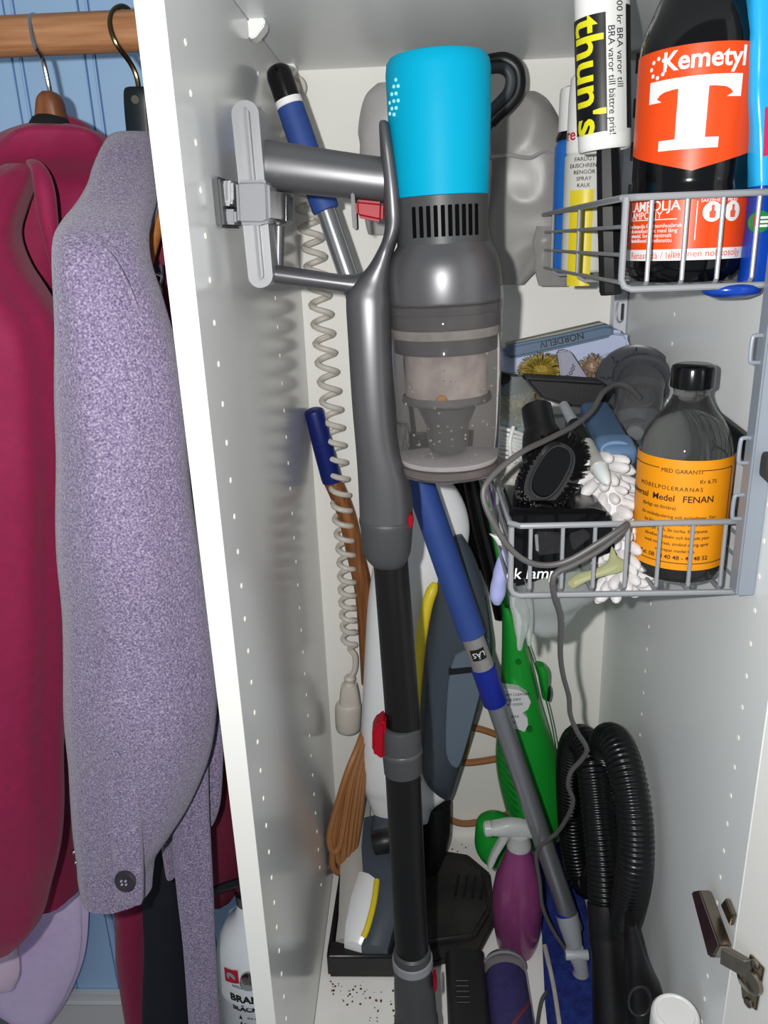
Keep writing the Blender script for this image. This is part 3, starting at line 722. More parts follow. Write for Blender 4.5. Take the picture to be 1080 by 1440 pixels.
obj('lead_in', tube([pts[-1], at(492, 912, YC), at(499, 922, YC), at(499, 940, YC), at(493, 955, YC), at(492, 975, YC)], sz(4.1, at(490, 920, YC)), 8, 6), cordm, t)
obj('top_loop', tube([pts[0], at(412, 150, YC), at(408, 130, YC), at(412, 113, YC), at(422, 112, YC), at(427, 124, YC), at(420, 137, YC), at(408, 140, YC)], sz(4.1, at(420, 120, YC)), 8, 6), cordm, t)
q0, q1 = at(492, 950, YC), at(490, 992, YC)
obj('strain_relief', lathe_px(q0, q1, [(0, 6), (.08, 8.5), (.2, 7), (.3, 9), (.42, 7.4), (.52, 9.6), (.64, 8), (.75, 10), (1, 11)], 18), cordm, t)
obj('plug_body', loft_px([(480, 502, 962, YC, .010), (478, 505, 975, YC, .012), (477, 507, 990, YC, .012)], n=24, sub=2, e=3), cordm, t)
obj('plug_head', loft_px([(474, 506, 988, YC, .015), (472, 508, 991, YC, .017), (471, 508, 1000, YC, .018), (472, 507, 1022, YC, .018), (475, 504, 1027, YC, .015)], n=32, sub=2), cordm, t)

# blue-gripped wooden stick ----------------------------------------------------
t = thing('broom_handle', 'wooden broom stick with dark blue rubber end standing in the corner', 'broom stick', at(540, 960, .52))
b0, b1 = at(441, 578, .505), at(467, 676, .52); b2 = at(548, 960, .525)
obj('grip', lathe_px(b0, b1, [(-.03, 8), (-.01, 12.5), (.02, 13.5), (.5, 14.5), (.95, 14.5), (1, 14), (1.0, 9)], 24), mat('navy_rubber', (12, 28, 104), rough=.45), t)
obj('stick', tube([at(464, 668, .525), at(486, 720, .525), at(500, 780, .525), at(512, 840, .525), at(520, 960, .525)], sz(12, b2), 20, 5), mat('striped_wood', (150, 96, 52), rough=.55, rgb2=(112, 66, 34), scale=22, stretch=(8, 8, .8)), t)

# brown power cord hanging in a bundle, loops behind ---------------------------
brown = mat('brown_cable', (156, 106, 64), rough=.5)
t = thing('power_cord', 'brown power cord gathered in a long hanging bundle beside the panel', 'cord', at(470, 1225, .40))
for k, (xa, xb, yb_) in enumerate(((514, 463, 1196), (515, 467, 1224), (516, 474, 1214), (517, 479, 1220), (518, 484, 1205))):
    Y = .395+.006*k
    obj('strand', tube([at(xa+3, 1010, .50), at(xa-9, 1045, Y+.03), at(xb+24-k*2, 1090, Y), at(xb+6, 1150, Y), at(xb, yb_-18, Y), at(xb+4, yb_, Y), at(xb+13, yb_-4, Y+.004), at(xb+20, 1160, Y+.006), at(xb+30-k, 1100, Y+.008), at(xa-5, 1045, Y+.034)], sz(4.6, at(480, 1150, Y)), 8, 6), brown, t)
for pts_ in ([(622, 1082), (640, 1072), (648, 1048), (656, 1024), (690, 1030), (730, 1050)], [(628, 1062), (650, 1072), (680, 1070), (722, 1062)], [(600, 1120), (622, 1145), (650, 1158), (690, 1152), (735, 1138)], [(658, 1020), (655, 1050), (640, 1080), (615, 1095)]):
    obj('loop', tube([at(x, y, .535) for x, y in pts_], sz(4.8, at(660, 1080, .535)), 8, 6), brown, t)

# upright floor cleaner: white, slate and yellow --------------------------------
slate = mat('slate_plastic', (62, 70, 80), rough=.4)
slate2 = mat('light_slate_plastic', (92, 106, 120), rough=.35)
yel = mat('yellow_plastic', (218, 196, 44), rough=.4)
whiteg = mat('white_gloss_plastic', (226, 228, 230), rough=.22)
t = thing('floor_cleaner', 'white and slate upright floor cleaner with yellow stripe in its dock', 'floor cleaner', at(580, 1290, .40))
KY = .455
bd = loft_px([(560, 612, 640, KY, .02), (552, 626, 665, KY, .022), (545, 650, 700, KY, .026), (540, 660, 735, KY, .028), (534, 658, 765, KY, .030), (524, 652, 800, KY, .034), (517, 640, 850, KY, .036), (513, 632, 920, KY, .038), (509, 622, 1000, KY, .038), (506, 618, 1060, KY, .037), (507, 626, 1095, KY, .034), (513, 634, 1112, KY, .030), (520, 612, 1130, KY, .026), (527, 607, 1148, KY, .022), (530, 605, 1151, KY, .018)], n=44, e=2.6)
obj('white_body', bd, whiteg, t)
sh = loft_px([(640, 650, 752, .43, .006), (630, 662, 772, .425, .018), (622, 672, 795, .42, .026), (614, 680, 825, .415, .030), (606, 687, 870, .415, .032), (600, 689, 905, .415, .032), (596, 684, 940, .415, .032), (592, 676, 980, .415, .032), (590, 664, 1020, .415, .031), (589, 652, 1060, .415, .028), (596, 642, 1092, .42, .024), (610, 637, 1110, .425, .016), (624, 633, 1121, .43, .008)], n=40, e=2.5)
shell = obj('slate_shell', sh, slate, t)
ip = prism_px([(640, 922), (662, 912), (686, 900), (686, 912), (678, 960), (664, 1018), (648, 1072), (641, 1080), (632, 1072), (627, 1052), (628, 1000), (632, 950)], .378, .012, .004, 3, smooth=3)
obj('light_panel', ip, slate2, shell)
obj('panel_seam', prism_px([(631, 941), (684, 936), (684, 944), (631, 950)], .3772, .004, .0006), blackp, shell)
obj('yellow_stripe', tube([at(612, 820, .408), at(601, 850, .40), at(592, 900, .395), at(587, 960, .394), at(584, 1020, .394), at(584, 1070, .398), at(590, 1098, .408)], .006, 12, 6, rf=lambda u_, i: sz(8.2 if u_ < .3 else 8.2-4.5*(u_-.3)/.7, at(590, 950, .39))*(.55+.45*min(1, u_*14))), yel, t)
obj('shell_handle', loft_px([(660, 684, 840, .45, .02), (664, 690, 880, .45, .02), (670, 693, 905, .45, .02), (668, 690, 930, .45, .02), (660, 680, 950, .45, .02)], n=24), slate, t)
nk = loft_px([(594, 634, 1128, .46, .022), (592, 634, 1150, .46, .024), (590, 632, 1180, .455, .024), (586, 622, 1210, .45, .024), (576, 612, 1240, .44, .022), (560, 600, 1270, .42, .02)], n=28)
obj('swivel_neck', nk, blackp, t)
obj('lower_collar', loft_px([(527, 567, 1146, .44, .02), (522, 566, 1160, .43, .022), (520, 562, 1190, .42, .022), (524, 556, 1212, .41, .018)], n=24, e=2.6), slate, t)
obj('connector', tube([at(528, 1186, .40), at(545, 1182, .40), at(560, 1178, .41)], sz(17, at(540, 1185, .40)), 18, 3), blackp, t)
# floor head, standing in the dock
def hrow(y, xl, xr, zt, zb=.012): return [(xl, y, zb), (xl, y, zt*.8), (xl+(xr-xl)*.25, y, zt), (xr-(xr-xl)*.2, y, zt), (xr, y, zt*.75), (xr, y, zb)]
def hstrip(rows_): return rings([[V(p) for p in hrow(*r)] for r in rows_])
zf = .055
def onfloor(px, py, z): return atz(px, py, z)
def quad_loft(left, right, z0, z1):
    """slab between two image polylines (same count), each point (px,py,top z)"""
    rs = []
    for (lx, ly, lz), (rx_, ry, rz) in zip(left, right):
        L, R = atz(lx, ly, lz), atz(rx_, ry, rz); Mx = L.lerp(R, .5); Mx.z += .004
        rs.append([V((L.x, L.y, z0)), L, L.lerp(R, .2)+V((0, 0, .004)), Mx+V((0, 0, .002)), L.lerp(R, .8)+V((0, 0, .004)), R, V((R.x, R.y, z0)), V((Mx.x, Mx.y, z0))])
    return rings(rs)
flc = mat('pearl_grey_plastic', (176, 174, 170), rough=.25)
obj('head_side', quad_loft([(486, 1118, .10), (480, 1180, .085), (478, 1240, .07), (476, 1290, .055), (472, 1322, .045)], [(520, 1118, .10), (520, 1180, .09), (512, 1240, .078), (506, 1290, .064), (500, 1326, .05)], .014, 0), flc, t)
obj('head_white', quad_loft([(505, 1226, .088), (494, 1260, .080), (486, 1300, .066), (484, 1326, .052)], [(532, 1240, .092), (526, 1275, .084), (517, 1308, .070), (508, 1330, .056)], .016, 0), whiteg, t)
obj('head_stripe', tube([atz(530, 1238, .094), atz(526, 1268, .087), atz(518, 1300, .075), atz(511, 1318, .066)], .0045, 10, 5), yel, t)
obj('head_slate', quad_loft([(512, 1150, .12), (508, 1190, .11), (510, 1220, .10), (532, 1240, .093), (522, 1290, .076), (508, 1331, .056)], [(560, 1150, .12), (566, 1190, .11), (568, 1225, .10), (566, 1255, .09), (556, 1295, .07), (545, 1336, .05)], .015, 0), slate, t)

# black docking tray
rub = mat('black_tray_plastic', (26, 27, 28), rough=.6, rgb2=(48, 46, 44), scale=14, bump=.15, bscale=300)
t = thing('docking_tray', 'black plastic docking tray under the upright floor cleaner on the cabinet floor', 'tray', atz(560, 1330, 0))
zt_ = .03
tr_ = [atz(462, 1366, .001), atz(612, 1366, .001)]
yl = tr_[0].y
obj('tray_base', prism([V((.012, .27, .0005)), V((.145, .275, .0005)), V((.232, .298, .0005)), V((.262, .356, .0005)), V((.262, .45, .0005)), V((.228, .492, .0005)), V((.17, .505, .0005)), V((.03, .505, .0005)), V((.014, .46, .0005))], (0, 0, .013), .003), rub, t)
obj('front_wall', prism([V((.012, .262, .0005)), V((.120, .262, .0005)), V((.122, .300, .0005)), V((.012, .290, .0005))], (0, 0, .042), .004, 3), blackp, t)
obj('side_wall', prism([V((.0115, .27, .0005)), V((.0185, .27, .0005)), V((.026, .50, .0005)), V((.018, .50, .0005))], (0, 0, .038), .002), blackp, t)
obj('raised_deck', prism([V((.150, .30, .013)), V((.226, .312, .013)), V((.254, .362, .013)), V((.250, .44, .013)), V((.20, .475, .013)), V((.150, .475, .013))], (0, 0, .016), .005, 3), rub, t)
for k in range(4):
    obj('tray_rib', obox(V((.205+k*.013, .405-k*.002, .0305)), V((.0018, 0, 0)), V((.004, .022, 0)), V((0, 0, .003)), .001), blackp, t)

# green steam cleaner ------------------------------------------------------------
green = mat('green_plastic', (26, 150, 48), rough=.3)
dgreen = mat('dark_green_plastic', (12, 104, 32), rough=.35)
t = thing('steam_cleaner', 'bright green handheld steam cleaner with silver rating label on the back wall', 'steam cleaner', at(765, 1195, .48))
GY = .475
gb = loft_px([(705, 716, 850, GY, .012), (706, 727, 870, GY, .018), (706, 740, 905, GY, .024), (705, 750, 945, GY, .030), (703, 761, 990, GY, .036), (699, 773, 1030, GY, .040), (697, 783, 1070, GY, .042), (702, 790, 1105, GY, .042), (712, 791, 1140, GY, .040), (724, 786, 1165, GY, .036), (738, 778, 1182, GY, .028), (750, 768, 1190, GY, .016)], n=44, e=2.3)
g_ = obj('body', gb, green, t)
obj('trigger', loft_px([(752, 765, 934, GY, .010), (755, 772, 943, GY, .013), (758, 772, 960, GY, .013), (762, 770, 980, GY, .010)], n=20), green, t)
obj('switch', loft_px([(768, 774, 966, GY-.004, .006), (768, 775, 974, GY-.004, .007), (768, 773, 984, GY-.004, .005)], n=14), blackp, t)
obj('seam_ridge', tube([at(742, 905, GY-.02), at(768, 985, GY-.024), at(783, 1060, GY-.026), at(788, 1130, GY-.022)], .0012, 6, 6), dgreen, t)
for k in range(9):
    y0 = 1048+k*11; obj('side_groove', tube([at(700+k*1.6, y0, GY-.034), at(708+k*1.6, y0+8, GY-.040), at(717+k*1.7, y0+18, GY-.044)], .0016, 6, 4), dgreen, t)
lm = mat('silver_label', (222, 223, 225), rough=.4, metal=.1)
yl_ = GY-.0405
lb = obj('rating_label', prism_px([(706, 968), (730, 971), (742, 978), (747, 988), (743, 998), (735, 1003), (742, 1010), (743, 1020), (738, 1030), (728, 1026), (712, 1024)], yl_-.004, .016, .0008, 1), lm, t)
for k, (x_, y_, s) in enumerate(((724, 977, 'STEAM CLEANER'), (722, 984, '220-240V'), (722, 991, '900-1050W'), (724, 1008, 'IPX4'), (722, 1016, 'CE'))):
    o_ = at(x_, y_, yl_-.0045); obj('lettering', text_plane(s, sz(5.5, o_), o_, (1, 0, .05), (0, .2, 1), thick=.0001), ink, lb)
for (x_, y_, yy) in ((729, 931, GY-.027), (745, 1026, GY-.041)):
    c = at(x_, y_, yy); obj('screw_recess', lathe(c+V((0, -.001, 0)), c+V((0, .004, 0)), [(0, .0045), (1, .0045)], 12), dgreen, t)
obj('foot_cap', loft_px([(690, 704, 1147, .42, .010), (672, 716, 1153, .42, .022), (668, 722, 1170, .42, .026), (668, 720, 1190, .42, .026), (676, 716, 1205, .42, .022), (690, 712, 1214, .42, .014)], n=28), green, t)
# its black pole with green edging going up behind the basket
pb0 = at(650, 560, .50)
obj('pole', tube([at(652, 600, .515), at(660, 660, .51), at(675, 735, .505), at(692, 800, .50), at(708, 868, .49)], sz(13, at(680, 760, .5)), 16, 6), blackg, t)
obj('pole_edging', tube([at(668, 620, .495), at(678, 664, .495), at(690, 725, .49), at(703, 790, .485), at(712, 850, .475)], sz(4, at(680, 760, .5)), 10, 6), green, t)
t = thing('appliance_cord', 'black appliance cord hanging in strands behind the dust bin', 'cord', at(690, 810, .5))
for pts_ in ([(622, 600), (627, 664), (640, 705), (668, 780)], [(630, 600), (634, 664), (645, 702), (676, 800)], [(646, 600), (652, 668), (664, 735), (682, 790), (690, 815)], [(640, 600), (645, 668), (658, 735), (676, 790), (688, 822)]):
    obj('strand', tube([at(x_, y_, .525) for x_, y_ in pts_], sz(4.6, at(660, 700, .525)), 8, 6), blackg, t)
t = thing('plastic_strip', 'purple plastic strip showing beside the lower basket, under the dust bin', 'strip', at(690, 700, .45))
obj('sheet', loft_px([(676, 690, 640, .46, .003), (680, 694, 670, .46, .003), (688, 698, 690, .46, .003), (694, 702, 712, .46, .003)], n=16, e=3), mat('purple_film', (104, 62, 140), rough=.3), t)

# spray bottle --------------------------------------------------------------------
t = thing('spray_bottle', 'purple spray bottle with milky clear trigger head on the cabinet floor', 'spray bottle', atz(726, 1346, 0))
SY = .312
base = V((at(727, 1300, SY).x, SY, 0.0005)); sx = lambda n_: sz(n_, at(727, 1290, SY))
top = at(727, 1188, SY).z
purp = mat('purple_plastic', (134, 62, 112), rough=.22, trans=.15, var=.06, scale=20)
hN = top
obj('bottle', lathe(base, base+V((0, 0, hN)), [(z/hN, sx(r)) for z, r in ((0, 20), (.004, 25), (.02, 29), (.05, 33), (.085, 35), (.11, 34.5), (.135, 31), (hN-.035, 24), (hN-.014, 18), (hN-.004, 15.5), (hN, 15))], 48), purp, t)
milky = mat('milky_clear_plastic', (226, 230, 228), rough=.25, trans=.55, ior=1.3)
tn = base+V((0, 0, hN))
obj('cap', lathe(tn+V((0, 0, -.004)), tn+V((0, 0, .022)), [(0, sx(14)), (.05, sx(16.5)), (.3, sx(16)), (.35, sx(15)), (.9, sx(14)), (1, sx(11))], 32), milky, t)
z0 = tn.z+.018
obj('trigger_head', loft([(V((base.x+dx, SY, z0+dz)), V((0, 0, h)), V((0, .011, 0))) for dx, dz, h in ((.018, .004, .006), (.012, .008, .011), (0, .010, .014), (-.015, .012, .013), (-.030, .011, .010), (-.040, .010, .008))], 24, 3, 2.6), milky, t)
obj('trigger', loft([(V((base.x+dx, SY, z0+dz)), V((h, 0, 0)), V((0, .008, 0))) for dx, dz, h in ((-.018, .002, .006), (-.026, -.016, .0055), (-.034, -.034, .005), (-.040, -.052, .0042), (-.041, -.055, .002))], 20, 3, 3), milky, t)
obj('nozzle', lathe(V((base.x-.038, SY, z0+.010)), V((base.x-.050, SY, z0+.009)), [(0, .009), (.1, .011), (.8, .0105), (1, .007)], 20), milky, t)

# corrugated vacuum hose ----------------------------------------------------------
hose_m = mat('black_hose', (15, 16, 18), rough=.28)
t = thing('vacuum_hose', 'black corrugated vacuum hose folded in loops against the side panel', 'hose', atz(860, 1420, 0))
pts_ = [at(851, 1285, .235), at(848, 1220, .26), at(841, 1150, .29), at(833, 1085, .325), at(825, 1050, .36), at(813, 1040, .385), at(804, 1062, .40), at(803, 1120, .405), at(808, 1190, .40), at(818, 1235, .385), at(838, 1240, .36), at(852, 1180, .335), at(852, 1100, .335), at(850, 1052, .335), at(860, 1040, .305), at(876, 1072, .265), at(888, 1125, .23), at(893, 1180, .21), at(891, 1225, .20), at(884, 1265, .21), at(874, 1300, .23), at(862, 1330, .25)]
P_ = crom([tuple(p) for p in pts_], 40); P_ = [V(p) for p in P_]
# resample evenly
acc = [0.0]
for a_, b_ in zip(P_, P_[1:]): acc.append(acc[-1]+(b_-a_).length)
step = .0016; res = []; s_ = 0; i_ = 0
while s_ < acc[-1]:
    while acc[i_+1] < s_: i_ += 1
    k_ = (s_-acc[i_])/(acc[i_+1]-acc[i_]+1e-9); res.append(P_[i_].lerp(P_[i_+1], k_)); s_ += step
rb = .0222
obj('hose', tube(res, rb, 18, 1, rf=lambda u_, i: rb-.0026*(1 if i % 4 in (0,) else (.45 if i % 4 in (1, 3) else 0))), hose_m, t, sharp=0)
c0, c1 = at(851, 1268, .24), at(862, 1470, .15)
obj('cuff', lathe_px(c0, c1, [(0, 22), (.01, 25), (.22, 26), (.23, 25), (.26, 25.5), (.38, 23.5), (.7, 25), (1, 27)], 36), blackp, t)
nz = loft_px([(880, 892, 1292, .165, .012), (880, 898, 1312, .16, .016), (880, 908, 1345, .15, .020), (880, 920, 1372, .145, .022), (882, 930, 1392, .14, .022), (884, 928, 1420, .13, .022), (886, 920, 1450, .12, .02)], n=28, e=2.8)
obj('nozzle', nz, blackp, t)
rc = at(900, 1408, .112)
obj('nozzle_opening', tube([rc+V((.013*math.cos(a), .004*math.sin(a), .018*math.sin(a))) for a in [2*math.pi*k/16 for k in range(16)]], .0018, 10, 3, closed=True), mat('charcoal_plastic', (44, 44, 46), rough=.4), t)

# white jar at the very front --------------------------------------------------------
t = thing('jar', 'white screw-lid jar in the bottom corner under the hinge', 'jar', V((at(950, 1425, .04).x, .04, 0)))
jc = at(950, 1426, .035); jr = sz(33, jc)
if jc.x+jr > W-.003: jr = W-.003-jc.x
obj('lid', lathe(V((jc.x, .035, jc.z-.022)), V((jc.x, .035, jc.z+.003)), [(0, jr), (.7, jr), (.9, jr*.97), (1, jr*.88), (1, jr*.8), (.96, jr*.75)], 40), whiteplastic, t)
obj('pot', lathe(V((jc.x, .035, .0005)), V((jc.x, .035, jc.z-.022)), [(0, jr*.9), (.03, jr*.95), (.97, jr*.95), (1, jr*.9)], 40), mat('milk_white_plastic', (222, 222, 220), rough=.4), t)
# ================================================================== RAILS AND WIRE BASKETS
railm = mat('grey_rail_enamel', (140, 148, 158), rough=.45, metal=.1)
wirem = mat('chrome_wire', (154, 156, 160), rough=.42, metal=.25, spec=.35)
railw = mat('white_rail_enamel', (206, 210, 220), rough=.35)
# front rail
t = thing('wall_rail', 'grey steel upright rail near the cabinet front carrying both baskets', 'rail', V((W-.008, .056, .66)), 'basket rails')
zb_ = at(1040, 833, .055).z
obj('upright', box((W-.0165, .047, zb_), (W-.0005, .065, H-.002), .0015), railm, t)
for (px_, py_) in ((1063, 490), (1072, 632), (1040, 712)):
    q = at(px_, py_, .056); q.x = W-.018
    obj('hook', tube([q+V((.004, 0, .010)), q+V((-.004, 0, .010)), q+V((-.006, 0, .007)), q+V((-.006, 0, -.008)), q+V((-.004, 0, -.011)), q+V((.004, 0, -.011))], .0018, 8, 4), railm, t)
t = thing('wall_rail', 'pale slotted rail in the far corner behind the lint roller', 'rail', V((W-.01, .54, .3)), 'basket rails')
xr = W-.001
obj('upright', prism([V((xr-.018, .528, .55)), V((xr, .528, .55)), V((xr, .5505, .55)), V((xr-.018, .5505, .55))], (0, 0, H-.56), .001, 1), railw, t)
zz_ = at(866, 440, .527).z
for k in range(-6, 7):
    obj('slot', box((xr-.0085, .5268, zz_-.010+k*.05), (xr-.0045, .5285, zz_+.012+k*.05), .0005, 1), darkp, t)
obj('clip', tube([V((xr-.014, .526, zz_+.014)), V((xr-.016, .523, zz_)), V((xr-.012, .523, zz_-.012)), V((xr-.006, .526, zz_-.010))], .0013, 8, 4), wirem, t)

def basket(label, x0, x1, y0, y1, z0, z1, xs, ys, hz):
    t = thing('wire_basket', label, 'basket', V(((x0+x1)/2, (y0+y1)/2, z0)), 'wire baskets')
    R = .0027; r = .0019
    c = .008
    def rect(z): return [V((x0+c, y0, z)), V((x1-c, y0, z)), V((x1-c*.3, y0+c*.3, z)), V((x1, y0+c, z)), V((x1, y1-c, z)), V((x1-c*.3, y1-c*.3, z)), V((x1-c, y1, z)), V((x0+c, y1, z)), V((x0+c*.3, y1-c*.3, z)), V((x0, y1-c, z)), V((x0, y0+c, z)), V((x0+c*.3, y0+c*.3, z))]
    obj('rim', tube(rect(z1), R, 10, 1, closed=True), wirem, t)
    # front hoop: the thick wire that frames the front face
    obj('front_hoop', tube([V((x0, y0-.002, z1)), V((x0, y0-.002, z0+c)), V((x0+c*.3, y0-.002, z0+c*.3)), V((x0+c, y0-.002, z0)), V((x1-c, y0-.002, z0)), V((x1-c*.3, y0-.002, z0+c*.3)), V((x1, y0-.002, z0+c)), V((x1, y0-.002, z1))], R, 10, 1), wirem, t)
    obj('back_hoop', tube([V((x0, y1, z1)), V((x0, y1, z0+c)), V((x0+c, y1, z0)), V((x1-c, y1, z0)), V((x1, y1, z0+c)), V((x1, y1, z1))], r, 8, 1), wirem, t)
    for x in xs:
        obj('wire', tube([V((x, y0+.001, z1)), V((x, y0, z0+.006)), V((x, y0+.004, z0+.001)), V((x, y1-.006, z0+.001)), V((x, y1, z0+.008)), V((x, y1, z1))], r, 8, 1), wirem, t)
    for y in ys:
        obj('wire', tube([V((x0, y, z1)), V((x0, y, z0+.008)), V((x0+.002, y, z0+.002)), V((x0+.008, y, z0-.0015)), V((x1-.008, y, z0-.0015)), V((x1, y, z0+.008)), V((x1, y, z1))], r, 8, 1), wirem, t)
    for k in range(1, hz+1):
        z = z1-(z1-z0)*k/(hz+.25)
        for x in (x0, x1): obj('wire', tube([V((x, y0, z)), V((x, y1, z))], r*.85, 8, 1), wirem, t)
    return t
bx0 = .3225; bz1 = at(880, 278, .07).z; bz0 = at(880, 407, .07).z
basket('upper wire basket holding the black lamp-oil bottle and lint roller', bx0, .446, .07, .520, bz0, bz1, [bx0+.0205+.0272*k for k in range(4)], [.246, .40], 3)
lx0 = .2395; lz1 = at(718, 740, .07).z; lz0 = at(718, 836, .07).z
basket('lower wire basket crammed with brushes, duster and brown-black glass bottle', lx0, .446, .07, .520, lz0, lz1, [lx0+.0175+.0283*k for k in range(7)], [.19, .31, .43], 3)
BZ, LZ = bz0+.003, lz0+.003        # resting heights

# ================================================================== UPPER BASKET
# lamp-oil bottle
orange = mat('orange_print', (226, 70, 8), rough=.4)
whitei = mat('white_ink', (228, 228, 226), rough=.5)
redink = mat('orange_red_ink', (216, 92, 70), rough=.5)
bc = at(965, 330, .128); KB = V((bc.x, .128, BZ)); kr = sz(78, at(965, 330, .128))
if KB.x+kr > W-.002: KB.x = W-.002-kr
t = thing('lamp_oil_bottle', 'black plastic lamp-oil bottle with orange T label in the upper basket', 'bottle', KB)
def kz(py): return at(965, py, .128-kr).z-BZ
Hk = .40
blackpet = mat('black_bottle_plastic', (8, 8, 10), rough=.12)
prof = [(0, kr*.86), (.004, kr*.94), (.012, kr), (kz(262)-.001, kr), (kz(258), kr*.985), (kz(250), kr*.985), (kz(244), kr), (kz(62), kr), (kz(45), kr*.99), (kz(20), kr*.93), (kz(-30), kr*.72), (kz(-80), kr*.42), (kz(-100), kr*.36), (Hk, kr*.36)]
prof = sorted([p for p in prof if p[0] <= Hk], key=lambda p: p[0])
obj('body', lathe(KB, KB+V((0, 0, Hk)), [(z/Hk, r) for z, r in prof], 64), blackpet, t)
obj('cap', cyl(KB+V((0, 0, min(Hk, kz(-100)))), KB+V((0, 0, Hk+.03)), kr*.42, seg=32, bev=.002), blackp, t)
ka = math.atan2(C.y-KB.y, C.x-KB.x)
fk = cylmap(KB, (0, 0, 1), lambda v: kr, ka, .0003); fk2 = cylmap(KB, (0, 0, 1), lambda v: kr, ka, .0008)
hw = kr*1.40
def U(px, ):                                     # image column -> arc length on the bottle
    s = max(-.995, min(.995, (px-965)/78.0)); return kr*math.asin(s)
# pointed upper label
lu = obj('upper_label', patch(fk, -hw, hw, 0, 0, 40, 1, lo=lambda s: kz(207)-(kz(207)-kz(240))*(1-abs(2*s-1)), hi=lambda s: kz(60)), orange, t)
def TT(pts, m_, par, name='emblem'): return obj(name, poly_cyl(fk2, [(U(x), kz(y)) for x, y in pts]), m_, par)
def arc(cx, cy, r, a0_, a1_, n): return [(cx+r*math.cos(math.radians(a0_+(a1_-a0_)*k/n)), cy-r*math.sin(math.radians(a0_+(a1_-a0_)*k/n))) for k in range(n+1)]
TT([(908, 106), (1014, 106), (1014, 138), (998, 138)] + arc(991, 138, 15, 0, 90, 4)[1:-1] + [(984, 122), (977, 122), (977, 194), (993, 194), (993, 209), (923, 209), (923, 194), (942, 194), (942, 122), (937, 122)] + arc(931, 138, 15, 90, 180, 4)[1:-1] + [(923, 138), (908, 138)], whitei, lu, 'letter_t')
o_ = obj('lettering', text_cyl('Kemetyl', .0185, fk2, U(970), kz(82), bold=.022, thick=.0001), whitei, lu)
for k in range(8):
    a = math.pi*k/4; cx_, cy_ = U(916)+.0065*math.cos(a), kz(87)+.0065*math.sin(a)
    obj('logo_dot', poly_cyl(fk2, [(cx_+.0016*math.cos(b_), cy_+.0016*math.sin(b_)) for b_ in [2*math.pi*j/6 for j in range(6)]]), whitei, lu)
# lower label
ll = obj('lower_label', patch(fk, -hw*.97, hw*.93, kz(366), kz(270), 40), orange, t)
obj('white_band', patch(fk2, -hw*.97, hw*.93, kz(366), kz(350), 40), whitei, ll)
for s, h, x_, y_, mm, b_ in (('LAMPOLJA', .0105, 918, 288, whitei, .01), ('LAMPÖLJY', .008, 909, 301, whitei, 0), ('Ren lampolja för inomhusbruk', .0044, 918, 316, whitei, 0), ('och utomhusbruk med lång', .0044, 917, 323, whitei, 0), ('brinntid. Sotar minimalt', .0044, 916, 330, whitei, 0), ('Huolellisesti puhdistettu', .0044, 916, 337, whitei, 0), ('SÄKERHET & MILJÖ', .0036, 1003, 283, whitei, 0), ('Renast då / lukt /', .0075, 926, 359, redink, .004), ('ilmainen nokkosoljy', .0075, 994, 357, redink, .004)):
    obj('lettering', text_cyl(s, h, fk2, U(x_), kz(y_)-.0, bold=b_, thick=.0001), mm, ll)
for x_ in (994, 1018):
    cx_, cy_ = U(x_), kz(299); o_ = obj('icon', poly_cyl(fk2, [(cx_+.0075*math.cos(b_), cy_+.0075*math.sin(b_)) for b_ in [2*math.pi*j/18 for j in range(18)]]), whitei, ll)
    obj('icon', poly_cyl(cylmap(KB, (0, 0, 1), lambda v: kr, ka, .0013), [(cx_-.002, cy_-.0045), (cx_+.002, cy_-.0045), (cx_+.0025, cy_), (cx_+.001, cy_+.001), (cx_+.001, cy_+.005), (cx_-.001, cy_+.005), (cx_-.001, cy_+.001), (cx_-.0025, cy_)]), redink, ll)
obj('rule', patch(fk2, U(975), U(976), kz(338), kz(283), 1), whitei, ll)
obj('rule', patch(fk2, U(892), U(952), kz(307)-.0003, kz(307)+.0003, 14), whitei, ll)

# lint roller
LY = .205
l0, l1 = at(846, -22, LY), at(850, 212, LY)
lr = sz(36, l1)
t = thing('lint_roller', 'lint roller with black and yellow paper sleeve standing handle down in the upper basket', 'lint roller', at(860, 415, LY))
obj('roll', lathe(l0, l1, [(0, lr*.9), (.02, lr), (.97, lr), (.99, lr*.985), (1, lr*.94), (.99, lr*.86), (.93, lr*.84)], 48), whiteplastic, t)
au = (l0-l1).normalized()
e1_ = V((1, 0, 0)); e1_ = (e1_-au*e1_.dot(au)).normalized(); e2_ = au.cross(e1_)
dc = C-l1; la = math.atan2(dc.dot(e2_), dc.dot(e1_))
fl_ = cylmap(l1, au, lambda v: lr, la, .0004); fl2 = cylmap(l1, au, lambda v: lr, la, .0009)
HL = (l0-l1).length
def lv(py): return HL*(212-py)/234.0
blk = mat('black_print', (16, 16, 18), rough=.35)
slb = obj('paper_sleeve', patch(fl_, -lr*1.45, lr*.12, lv(187), lv(24), 24), blk, t)
yprint = mat('yellow_print', (226, 220, 30), rough=.4)
bm_ = text_bm("thun's", .0385, .018, .0001)
bmesh.ops.rotate(bm_, verts=bm_.verts, matrix=Matrix.Rotation(-math.pi/2, 3, 'Z')); slice_x(bm_, .003)
obj('lettering', remap(bm_, lambda x, y, z: fl2(x-lr*.62, y+lv(108), z)), yprint, slb)
wsl = obj('white_strip', patch(fl_, lr*.14, lr*.80, lv(190), lv(2), 12), mat('paper_white', (226, 226, 224), rough=.5), t)
